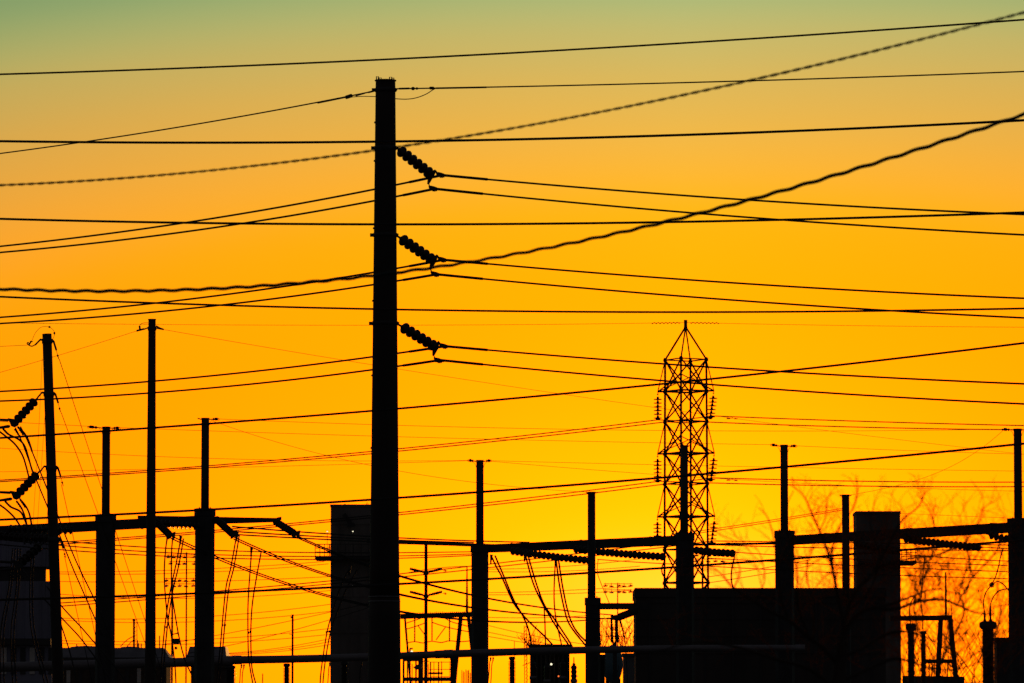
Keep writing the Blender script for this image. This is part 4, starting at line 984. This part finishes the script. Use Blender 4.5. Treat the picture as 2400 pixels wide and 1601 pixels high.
# far portal structure right of the centre pole
YQ = 285.0
t = thing('portal_frame', 'far portal frame with ragged beam seen between centre pole and centre-right column', 'gantry', (P(1020, 1500, YQ).x, YQ, 0))
MB().bar(P(938, 1445, YQ), P(1112, 1440, YQ), S(9, YQ), S(12, YQ)).build('beam', 'steel', t)
random.seed(5)
for i in range(34):
    x = 950 + i * 4.6
    yb = lerp(1438.5, 1434.5, (x - 938) / 174)
    MB().tube([P(x, yb + 2, YQ), P(x + random.uniform(-.6, .6), yb - random.uniform(1.2, 3), YQ)], S(.9, YQ), 5).build('bolt_stud', 'steel', t)
def toground(p, q):
    kk = p.z / (p.z - q.z); return p + (q - p) * kk
for (a_, b_, w) in (((949, 1448), (956, 1530), 5), ((1080, 1446), (1071, 1535), 10), ((1098, 1446), (1108, 1535), 9)):
    pa, pb = P(*a_, YQ), P(*b_, YQ)
    MB().bar(pa, toground(pa, pb), S(w, YQ)).build('leg', 'steel', t)
MB().tube([P(1094.5, 1438, YQ), P(1094.5, 1327, YQ)], [S(3.2, YQ), S(1.4, YQ)], 8).build('spire', 'steel', t)
for x in (972, 1012.5, 1053.5):
    a_ = P(x, 1449, YQ); b_ = P(x, 1504, YQ); ln = (b_ - a_).length
    MB().lathe(a_, b_ - a_, [(ln * q / 30, S(1.9 if q % 2 else 1.2, YQ)) for q in range(31)], 8).build('hanging_insulator', 'porc', t)
for lab, pts in (('slack far wire, upper left of the portal frame', [(948, 1462), (972, 1454), (990, 1448)]), ('slack far wire, lower left of the portal frame', [(950, 1475), (972, 1469), (994, 1461)]),
                 ('slack far wire, upper right of the portal frame', [(1044, 1450), (1060, 1458), (1078, 1463), (1104, 1470)]), ('slack far wire, lower right of the portal frame', [(1014, 1459), (1034, 1466), (1060, 1473), (1104, 1482)]),
                 ('slack far wire drooping between the hanging posts of the portal frame', [(954, 1507), (972, 1504), (992, 1507), (1012, 1503), (1034, 1506), (1053, 1502), (1078, 1504), (1104, 1502)]),
                 ('slack far wire slanting down-left inside the portal frame', [(1044, 1470), (1032, 1486), (1022, 1500)]), ('slack far wire slanting down-right inside the portal frame', [(980, 1467), (986, 1475), (995, 1487)])):
    curve_wire(lab, pts, YQ - 1, .03, 'slack wires of the portal frame', 'slack_wire')

# ------------------------------------------------------------------ floodlight masts (stadium style rows of lamp heads)
def floodlight(label, x, ytop, Y, w, rows, lit=()):
    p = P(x, ytop, Y)
    t = thing('floodlight_mast', label, 'floodlight', (p.x, Y, 0), 'far floodlight masts')
    MB().tube([(p.x, Y, 0), (p.x, Y, p.z)], [S(w * .62, Y), S(w / 2, Y)], 10).build('mast', 'steel', t, True)
    for ri, (y, xs) in enumerate(rows):
        MB().bar(P(min(xs) - 4, y - 5, Y), P(max(xs) + 4, y - 5, Y), .05).build('crossbar', 'steel', t)
        for i, xx in enumerate(xs):
            c = P(xx, y, Y - .2)
            h = MB().bar(c + Vector((0, 0, S(7, Y))), c, .045)
            h.lathe(c + Vector((-S(5.4, Y), 0, -S(.4, Y))), Vector((1, 0, .10 * (-1) ** i)), [(0, S(1.0, Y)), (S(1.5, Y), S(2.0, Y)), (S(5, Y), S(2.3, Y)), (S(9, Y), S(1.8, Y)), (S(11, Y), S(.8, Y))], 8)
            o = h.build('lamp_head', 'steel', t)
            if (ri, i) in lit:
                MB().lathe(c + Vector((-S(4.5, Y), -.08, -S(1.6, Y))), (1, 0, 0), [(0, .03), (S(2, Y), S(1.3, Y)), (S(6, Y), S(1.3, Y)), (S(8, Y), .03)], 8).build('lens', 'glass', o)
    return t
floodlight('far floodlight mast nearest the second column, upper rows of lamps', 437.3, 1294, 420, 3.6, [(1306, (395, 407, 420, 433, 455)), (1321.5, (400, 419, 432, 455))], {(0, 0), (1, 1), (1, 2)})
floodlight('far floodlight mast with the lower lamp rows beside the slim pole', 404, 1355, 410, 4.8, [(1361, (390, 409, 421, 436, 453)), (1373.5, (390, 408, 421, 436, 453))], {(1, 0), (1, 1), (1, 2)})
floodlight('far floodlight mast left of the slab building', 1447.5, 1366, 420, 2.8, [(1373.5, (1419, 1433, 1451, 1463, 1478)), (1387.5, (1419, 1433, 1451, 1463, 1478))], {(1, 0), (1, 1), (1, 2)})
floodlight('far floodlight mast inside the right leg of the lattice tower', 1646.5, 1295, 420, 5.0, [(1302, (1632, 1662, 1678, 1694)), (1315.5, (1632, 1660, 1677, 1694))], {(1, 3)})

# mast equipment box at the foot of the lower floodlight mast
t = thing('mast_cabinet', 'small cabinets clamped to the lower floodlight mast', 'cabinet', P(410, 1505, 409))
MB().bar(P(405, 1503, 409), P(421, 1503, 409), S(13, 409), S(13, 409)).build('upper_cabinet', 'steel', t)
MB().lathe(P(409, 1519, 409), (1, 0, 0), [(0, S(2, 409)), (S(2, 409), S(4, 409)), (S(5, 409), S(3.4, 409)), (S(7, 409), S(1, 409))], 10).build('horn', 'steel', t)

# faint construction crane far away
t = thing('tower_crane', 'faint far lattice crane low in the gap left of the low column', 'crane', (P(1237, 1500, 700).x, 700, 0))
for x in (1232.5, 1238):
    MB().tube([Vector((P(x, 1600, 700).x, 700, 0)), P(x - 4, 1466, 700)], .05, 5).build('mast_chord', 'steel', t)
for i in range(16):
    y = 1600 - i * 8.4
    MB().tube([P(1232.2 - 4 * i / 16, y, 700), P(1237.7 - 4 * i / 16, y - 8.4, 700)], .035, 4).build('mast_lacing', 'steel', t)
MB().tube([P(1225, 1560, 700), P(1262, 1545, 700)], .05, 5).tube([P(1232, 1520, 700), P(1258, 1466, 700)], .05, 5).build('jib', 'steel', t)

# ------------------------------------------------------------------ equipment below the pipe
def yard_box(label, x0, x1, ytop, Y, depth, mat, name, cat, group=None, fins=0, bush=()):
    a = P(x0, ytop, Y); b = P(x1, ytop, Y)
    t = thing(name, label, cat, ((a.x + b.x) / 2, Y + depth / 2, 0), group)
    MB().box((a.x, Y, 0), (b.x, Y + depth, a.z)).build('body', mat, t)
    MB().box((a.x - .06, Y - .06, a.z), (b.x + .06, Y + depth + .06, a.z + .09)).build('lid', mat, t)
    for i in range(fins):
        xx = lerp(a.x, b.x, (i + .5) / fins)
        MB().box((xx - .02, Y - .25, max(a.z - 3.2, .4)), (xx + .02, Y - .003, a.z - .2)).build('cooling_fin', mat, t)
    for (x, y) in bush:
        p0 = P(x, ytop, Y + .5); p1 = P(x, y, Y + .5); ln = (p1 - p0).length
        MB().lathe(p0, p1 - p0, [(ln * q / 14, S((3.4 if q % 2 else 2.4) * (1.1 - .4 * q / 14), Y)) for q in range(15)], 10).build('bushing', 'porc', t)
    return t
tr = yard_box('dark transformer with a small bright lamp below the sweeping droppers', 1243, 1335, 1516, 208, 5, 'concrete', 'transformer', 'transformer', None, 9)
MB().lathe(P(1292, 1557, 207.4), (0, -1, 0), [(0, .04), (.05, .042), (.08, .02)], 10).build('lamp', 'lamp', tr)
for x in (1309, 1354):
    MB().lathe(P(x, 1585, 207.2), (0, -1, 0), [(0, .03), (.03, .03), (.05, .01)], 8).build('indicator', 'red', tr)
for i, x in enumerate((1249, 1282, 1319, 1345)):
    t = thing('surge_arrester', '%s of four dark arresters standing before the transformer' % ('leftmost', 'second', 'third', 'rightmost')[i], 'insulator', (P(x, 1600, 205).x, 205, 0), 'arresters before the transformer')
    q = P(x, 1560 if i % 2 else 1552, 205)
    MB().lathe((q.x, 205, q.z - 1.2), (0, 0, 1), [(1.2 * s / 16, S(7.5 if s % 2 else 5.5, 205)) for s in range(17)], 12).build('ribbed_body', 'porc', t, True)
    MB().lathe(q, (0, 0, 1), [(0, S(4, 205)), (.05, S(4, 205)), (.1, S(1.5, 205)), (.3, S(1.2, 205))], 10).build('terminal', 'steel', t)
    MB().lathe((q.x, 205, q.z - .62), (0, 0, 1), [(0, S(8.4, 205)), (.12, S(8.4, 205))], 14).build('pale_flange', 'galv', t, True)
    MB().bar((q.x, 205, 0), (q.x, 205, q.z - 1.2), S(9, 205)).build('stand', 'steel', t)
# teal domed tank
t = thing('domed_tank', 'teal tank with a domed round end hanging below the pipe right of the low column', 'tank', (P(1438, 1580, 200).x, 200, 0))
c = P(1437.5, 1556, 200)
prof = [(-1.6, .34), (0.0, .335), (.10, .325), (.20, .28), (.28, .19), (.32, .08), (.33, .01)]
m = MB().lathe((0, 0, 0), (0, -1, 0), prof, 28)
for v in m.v: v.z *= 2.05; v += Vector((c.x, 200, c.z))
m.build('shell', 'tank', t, True)
q = [Vector((c.x + .17 * math.cos(s), 199.73, c.z - .06 + .34 * math.sin(s))) for s in np.linspace(-1.9, 1.2, 14)]
MB().tube(q, .018, 6).build('manway_rim', 'trim', t, True)
for s in range(6):
    MB().lathe((c.x - .23, 199.86, c.z + .38 - s * .12), (0, -1, 0), [(0, .012), (.03, .012)], 6).build('rivet', 'steel', t)
for s in (-1, 1):
    MB().bar((c.x + s * .2, 200.5, 0), (c.x + s * .2, 200.5, c.z - .5), .12).build('support_leg', 'steel', t)
yard_box('dark cabinet below the pipe right of the teal tank', 1462, 1486, 1537, 202, 2, 'roof', 'control_cabinet', 'cabinet')
yard_box('dark cabinet below the pipe beside the second column', 498, 532, 1566, 200, 2, 'brown', 'relay_cabinet', 'cabinet')
# switch mechanism at the stub arm
t = thing('disconnect_switch', 'dark switch mechanism hanging below the stub arm of the low column', 'switch', P(1440, 1440, YD - 5))
for x0, w in ((1433, 6), (1444, 8)):
    a_ = P(x0, 1448, YD - 5); b_ = P(x0 + 2, 1506, YD - 5); ln = (b_ - a_).length
    MB().lathe(a_, b_ - a_, [(ln * s / 18, S((w if s % 2 else w * .7) / 2 * (1 + .5 * s / 18), YD)) for s in range(19)], 10).build('ribbed_column', 'porc', t)
MB().plate([P(*q, YD - 5) for q in ((1430, 1443), (1452, 1440), (1456, 1452), (1450, 1455), (1434, 1453))][::-1], .2).build('head_casting', 'steel', t)
MB().tube([P(1452, 1450, YD - 5), P(1460, 1478, YD - 5), P(1466, 1508, YD - 5), P(1472, 1620, YD - 5)], [S(3, YD), S(2, YD), S(1.2, YD), S(1.2, YD)], 6).build('drive_rod', 'steel', t)
MB().bar(P(1419, 1492, YD - 5), P(1464, 1492, YD - 5), S(2, YD)).build('cross_rod', 'steel', t)
MB().bar(P(1441, 1505, YD - 5), Vector((P(1441, 1505, YD - 5).x, YD - 5, 0)), S(9, YD)).build('stand', 'steel', t)
string('fat stubby string at the stub arm of the low column', P(1490, 1432, YD - 4), P(1452, 1446, YD - 5.5), 9, .262, 'fat stubby insulator strings')
# small yard apparatus in the gap right of the centre pole
t = thing('switch_rack', 'cluttered dark switch rack below the pipe right of the centre pole', 'rack', (P(985, 1590, 212).x, 212, 0))
for i, (x, y0) in enumerate(((946, 1545), (955, 1548), (966, 1556), (975, 1547), (986, 1544), (1004, 1556), (1009, 1551), (1017, 1551), (1028, 1552), (1035, 1550))):
    MB().bar(P(x, y0, 212), Vector((P(x, y0, 212).x, 212, 0)), S((5, 3, 2, 4, 12, 1.6, 3, 1.6, 3, 2)[i], 212)).build('upright', 'steel', t)
for (x0, x1, y, w) in ((944, 990, 1546, 8), (1008, 1060, 1552, 1.4), (1005, 1060, 1569, 1.4), (1005, 1038, 1578, 5), (1010, 1056, 1586, 1.5), (944, 1060, 1592, 9), (990, 1006, 1550, 2)):
    MB().bar(P(x0, y, 212), P(x1, y, 212), S(w, 212)).build('rail', 'steel', t)
MB().plate([P(*q, 211) for q in ((968, 1564), (984, 1555), (990, 1558), (988, 1568), (975, 1570))][::-1], .3).build('sloping_hood', 'roof', t)
for i in range(12):
    x = 1082 + i * 2.2 + random.uniform(-.7, .7)
    MB().tube([Vector((P(x, 1590, 212).x, 212, 0)), P(x + random.uniform(-1, 1), 1569 + random.uniform(0, 8), 212)], S(.8, 212), 5).build('picket', 'steel', t)
t = thing('yard_lamp', 'small lit lamp cluster just above the pipe right of the centre pole', 'lamp', P(963, 1530, 290))
MB().bar(P(960, 1520, 290), P(968, 1520, 290), S(3, 290)).tube([Vector((P(961, 1522, 290).x, 290, 0)), P(961, 1520, 290)], .05, 6).build('frame', 'steel', t)
MB().lathe(P(965, 1525, 289.8), (0, 0, -1), [(0, .02), (.03, .06), (.08, .06), (.11, .02)], 8).build('globe', 'lamp', t)

# ------------------------------------------------------------------ right-hand yard
YR = 228.0
t = thing('steel_gantry', 'small steel gantry with splayed legs and a spire right of the right-hand block', 'gantry', (P(2200, 1500, YR).x, YR, 0))
MB().bar(P(2085, 1449.5, YR), P(2232, 1448, YR), S(10, YR), S(12, YR)).build('beam', 'steel', t)
MB().plate([P(*q, YR) for q in ((2228, 1442), (2235, 1455), (2232, 1459), (2222, 1455))][::-1], S(10, YR)).build('end_bracket', 'steel', t)
MB().tube([P(2217, 1445, YR), P(2216.5, 1341, YR)], [S(2.9, YR), S(1.9, YR)], 8).build('spire', 'steel', t)
for (a_, b_, w) in (((2205, 1452), (2200, 1546), 11), ((2227, 1452), (2239, 1575), 11)):
    pa, pb = P(*a_, YR), P(*b_, YR)
    MB().bar(pa, toground(pa, pb), S(w, YR)).build('leg', 'steel', t)
for y0 in (1480, 1512, 1540):
    MB().bar(P(2202, y0, YR), P(2236, y0 + 28, YR), S(1.8, YR)).build('brace', 'steel', t)
MB().bar(P(2168, 1550, YR), P(2236, 1550, YR), S(20, YR), S(9, YR)).build('platform', 'steel', t)
MB().bar(P(2115, 1595, YR), P(2260, 1597, YR), S(14, YR), S(22, YR)).build('base_beam', 'steel', t)
for x in (2178, 2184, 2190, 2210, 2215, 2221):
    MB().tube([P(x, 1553, YR), P(x, 1590, YR)], S(1.2, YR), 5).build('baluster', 'steel', t)
GR = 'ribbed posts right of the right-hand block'
post_insulator('slim ribbed post nearest the right-hand block', 2135, 1461, 1640, 222, 26, 15, 20, 3.6, GR, cap_h=18)
post_insulator('short ribbed post between the slim post and the gantry legs', 2164, 1479, 1640, 222, 15, 10, 15, 3.6, GR, cap_h=8)
pb_ = post_insulator('big ribbed bushing near the right frame edge with looping leads', 2315.5, 1456, 1660, 190, 41, 26, 34, 3.4, GR, cap_h=19)
for x, y in ((2308, 1436), (2321.5, 1424)):
    MB().lathe(P(x, 1457, 190), (0, 0, 1), [(0, S(4, 190)), (S(4, 190), S(4, 190)), (S(6, 190), S(2.6, 190)), (S(1457 - y - 6, 190), S(3, 190)), (S(1457 - y, 190), S(1.5, 190))], 10).build('terminal_stud', 'steel', pb_, True)
for lab, pts in (('left looping lead of the big ribbed bushing', [(2308, 1438), (2305, 1412), (2311, 1388), (2324, 1372)]),
                 ('lead climbing from the looping leads to the right-edge string', [(2324, 1371), (2334, 1350), (2341, 1325), (2345, 1305), (2351, 1286)]),
                 ('right looping lead of the big ribbed bushing', [(2321.5, 1426), (2324, 1408), (2336, 1389), (2350, 1382), (2366, 1380)]),
                 ('upper arching lead above the big ribbed bushing', [(2326, 1370), (2337, 1363), (2348, 1367), (2358, 1377), (2366, 1386)])):
    curve_wire(lab, pts, 190, .024, 'leads of the big bushing')
t = thing('lead_clamp', 'star-shaped clamp joining the leads above the big ribbed bushing', 'clamp', P(2324, 1371, 190))
for q in range(4):
    d = Vector((math.cos(q * math.pi / 4), 0, math.sin(q * math.pi / 4))) * S(7, 190)
    MB().tube([P(2324, 1371, 190) - d, P(2324, 1371, 190) + d], S(1.8, 190), 6).build('bolt', 'steel', t)
curve_wire('lead rising from the slim ribbed post into the branches', [(2134, 1462), (2132, 1430), (2136, 1410), (2144, 1398)], 222, .028, 'single droppers')
curve_wire('lead rising from the short ribbed post into the branches', [(2163, 1480), (2162, 1450), (2160, 1425), (2157, 1404)], 222, .026, 'single droppers')
yard_box('dark bracketed cabinet left of the right-edge column', 2336, 2366, 1500, 205, 1.2, 'trim', 'switch_box', 'cabinet')

# ------------------------------------------------------------------ foreground bare tree
YTR = 38.0
random.seed(11)
tree = thing('bare_tree', 'blurred leafless tree with drooping twigs at right in front of the yard', 'tree', (P(1965, 1700, YTR).x, YTR, 0))
def tp3(x, y, dy=0.0): return P(x, y, YTR + dy)
def limb_path(pts, dy0, dy1, n=6):
    k = len(pts) - 1
    return [tp3(*q) for q in catmull([(x, y, dy0 + (dy1 - dy0) * i / k) for i, (x, y) in enumerate(pts)], n)]
trunk_pts = [(1958, 2460), (1960, 2100), (1956, 1800), (1962, 1640), (1968, 1560), (1975, 1500)]
tpth = limb_path(trunk_pts, 0, 0)
tpth[0].z = 0
MB().tube(tpth, [S(lerp(30, 12, i / (len(tpth) - 1)), YTR) for i in range(len(tpth))], 12).build('trunk', 'bark', tree, True)
LIMBS = [   # points, depth drift, thickness px
    ([(1975, 1500), (2000, 1450), (2040, 1425), (2085, 1428), (2112, 1424), (2155, 1410), (2210, 1406), (2250, 1421), (2287, 1436), (2330, 1440)], (0, .5), (10, 3)),
    ([(1975, 1500), (1985, 1430), (2010, 1380), (2040, 1350), (2075, 1290), (2110, 1225), (2150, 1190), (2165, 1165)], (0, .4), (9, 2)),
    ([(2050, 1425), (2100, 1412), (2140, 1397), (2172, 1385), (2200, 1381), (2240, 1392)], (.1, .8), (6, 2)),
    ([(1970, 1530), (1975, 1460), (1962, 1390), (1950, 1330), (1932, 1270), (1912, 1225), (1897, 1190), (1882, 1160), (1850, 1135)], (0, -.4), (9, 1.5)),
    ([(1968, 1560), (1930, 1520), (1890, 1490), (1850, 1455), (1800, 1430), (1760, 1405), (1720, 1378), (1690, 1345), (1660, 1322)], (0, -.6), (10, 2)),
    ([(1963, 1620), (1900, 1570), (1820, 1545), (1740, 1520), (1660, 1505), (1600, 1510), (1540, 1530)], (0, -.5), (9, 2)),
    ([(1970, 1540), (2020, 1520), (2070, 1490), (2115, 1480), (2160, 1490), (2200, 1510), (2240, 1540)], (0, .6), (8, 2)),
    ([(1966, 1600), (2030, 1570), (2090, 1545), (2130, 1550), (2180, 1565), (2240, 1570), (2300, 1550)], (0, .7), (8, 2)),
    ([(1960, 1380), (1950, 1300), (1965, 1240), (2000, 1190), (2010, 1150), (2005, 1120)], (-.2, .3), (5, 1.5)),
    ([(2010, 1380), (2060, 1330), (2130, 1310), (2200, 1300), (2260, 1270), (2290, 1230), (2305, 1185)], (.2, .6), (6, 1.5)),
    ([(1850, 1455), (1830, 1400), (1822, 1330), (1815, 1270), (1800, 1215), (1778, 1190)], (-.2, -.6), (5, 1.5)),
    ([(1900, 1500), (1870, 1420), (1868, 1340), (1850, 1270), (1840, 1200), (1860, 1150)], (-.1, -.7), (5, 1.5)),
    ([(2150, 1410), (2175, 1330), (2190, 1260), (2180, 1200), (2150, 1160)], (.3, .9), (4, 1.5)),
    ([(2240, 1420), (2270, 1370), (2300, 1330), (2330, 1300), (2350, 1260)], (.4, 1.0), (4, 1.5)),
    ([(2130, 1550), (2150, 1480), (2143, 1420), (2160, 1350), (2150, 1300), (2170, 1250)], (.3, .7), (5, 1.5)),
    ([(2200, 1565), (2230, 1500), (2258, 1440), (2250, 1380), (2272, 1320), (2262, 1280)], (.4, .9), (5, 1.5)),
    ([(2290, 1552), (2330, 1490), (2345, 1430), (2338, 1370), (2352, 1320)], (.5, 1.0), (4, 1.5)),
    ([(2240, 1570), (2290, 1530), (2340, 1520), (2390, 1480)], (.5, 1.0), (4, 1.5)),
    ([(2180, 1565), (2210, 1590), (2260, 1602), (2330, 1590), (2390, 1560)], (.4, 1.0), (5, 1.5)),
    ([(2110, 1547), (2120, 1590), (2150, 1620), (2200, 1640)], (.3, .6), (4, 1.5)),
    ([(1720, 1378), (1735, 1340), (1725, 1300), (1745, 1270)], (-.5, -.8), (3, 1.2)),
    ([(1770, 1412), (1792, 1360), (1785, 1310), (1770, 1280)], (-.4, -.8), (3, 1.2)),
    ([(1905, 1500), (1908, 1420), (1890, 1350), (1902, 1290), (1932, 1220), (1940, 1170)], (-.1, .4), (4, 1.5)),
    ([(1990, 1430), (2040, 1380), (2060, 1300), (2040, 1230), (2050, 1180)], (.1, .5), (4, 1.5)),
]
twig = MB()
NT = [0]
def grow(x, y, dy, ang, length, w, depth):
    """one curling twig in the crown; ang is measured from straight up"""
    n = max(4, int(length / 11))
    pts = [(x, y, dy)]; bend = random.choice((-1, 1)) * random.uniform(.0, .24); a = ang
    for i in range(n):
        if random.random() < .12: bend = -bend
        a += bend + random.uniform(-.14, .14)
        st = length / n
        x += math.sin(a) * st; y -= math.cos(a) * st; dy += random.uniform(-.06, .06)
        if x > 2440 or y < 1108: break
        pts.append((x, y, dy))
    if len(pts) < 3: return
    p = [tp3(*q) for q in catmull(pts, 2)]
    twig.tube(p, [S(lerp(w, w * .5, i / (len(p) - 1)) / 2, YTR) for i in range(len(p))], 3, False)
    NT[0] += 1
    if depth > 0:
        for i in range(1, len(pts) - 1):
            if random.random() < .42:
                s = random.choice((-1, 1))
                grow(*pts[i], ang * .4 + s * random.uniform(.35, 1.1), length * random.uniform(.35, .7), max(1.0, w * .62), depth - 1)
for pts, dy, th_ in LIMBS:
    q = limb_path(pts, *dy)
    MB().tube(q, [S(lerp(th_[0], th_[1], i / (len(q) - 1)) / 2 * 1.25, YTR) for i in range(len(q))], 8).build('limb', 'bark', tree, True)
    cat = catmull([(x, y, lerp(dy[0], dy[1], i / (len(pts) - 1))) for i, (x, y) in enumerate(pts)], 3)
    for i, (x, y, d) in enumerate(cat):
        if i < 2: continue
        reps = 2 if (x > 1840 and (y < 1420 or x > 2100)) else 1
        for _ in range(reps):
            if random.random() < ((.46 if y < 1290 else .64) if x > 1840 else .32):
                out = max(-1.1, min(1.1, (x - 1975) / 330))
                up = 1.0 if y > 1250 else .6
                grow(x, y, d, out * .5 + random.uniform(-.8, .8), random.uniform(55, 130) * up, random.uniform(1.8, 3.0) * (1.0 if y > 1290 else .75), 2)
tw_o = twig.build('crown', 'twig', tree); tw_o['kind'] = 'stuff'
print('twigs', NT[0], 'tris', sum(len(f) - 2 for f in twig.f))

# far hedge of bare bushes behind the yard
random.seed(21)
def bush(label, x0, x1, ytop, ybase, Y, count, group='far bare bushes'):
    t = thing('bare_bush', label, 'bush', (P((x0 + x1) / 2, ybase, Y).x, Y, 0), group)
    m = MB()
    for i in range(count):
        x = random.uniform(x0, x1); y = ybase; a = random.uniform(-.6, .6)
        pts = [(x, y, Y + random.uniform(-2, 2))]
        hh = random.uniform(.55, 1.0) * (ybase - ytop)
        for s in range(6):
            a += random.uniform(-.45, .45)
            x += math.sin(a) * hh / 6; y -= hh / 6
            pts.append((x, y, pts[-1][2]))
        pp = [P(*q) for q in pts]
        m.tube(pp, [S(lerp(.9, .35, k / 6), Y) for k in range(7)], 4, False)
        for k in range(2, 6):
            for _ in range(2):
                e = (pts[k][0] + random.uniform(-14, 14), pts[k][1] - random.uniform(6, 20), pts[k][2])
                m.tube([P(*pts[k]), P(*e)], [S(.45, Y), S(.25, Y)], 3, False)
    a0 = P((x0 + x1) / 2, ybase, Y)
    o = m.build('crown', 'bark', t); o['kind'] = 'stuff'
    MB().tube([(a0.x, Y, 0), a0], [.25, .12], 8).build('trunk', 'bark', t)
    return t
bush('faint bare bush between low column and slab building', 1405, 1490, 1440, 1530, 330, 26)
bush('faint bare bush behind the sweeping droppers', 1232, 1262, 1478, 1530, 380, 10)
bush('tangled bare bush right of the right-hand block, behind the gantry', 2110, 2230, 1400, 1640, 320, 34)
bush('tangled bare bush beside the big ribbed bushing', 2215, 2370, 1380, 1640, 330, 40)
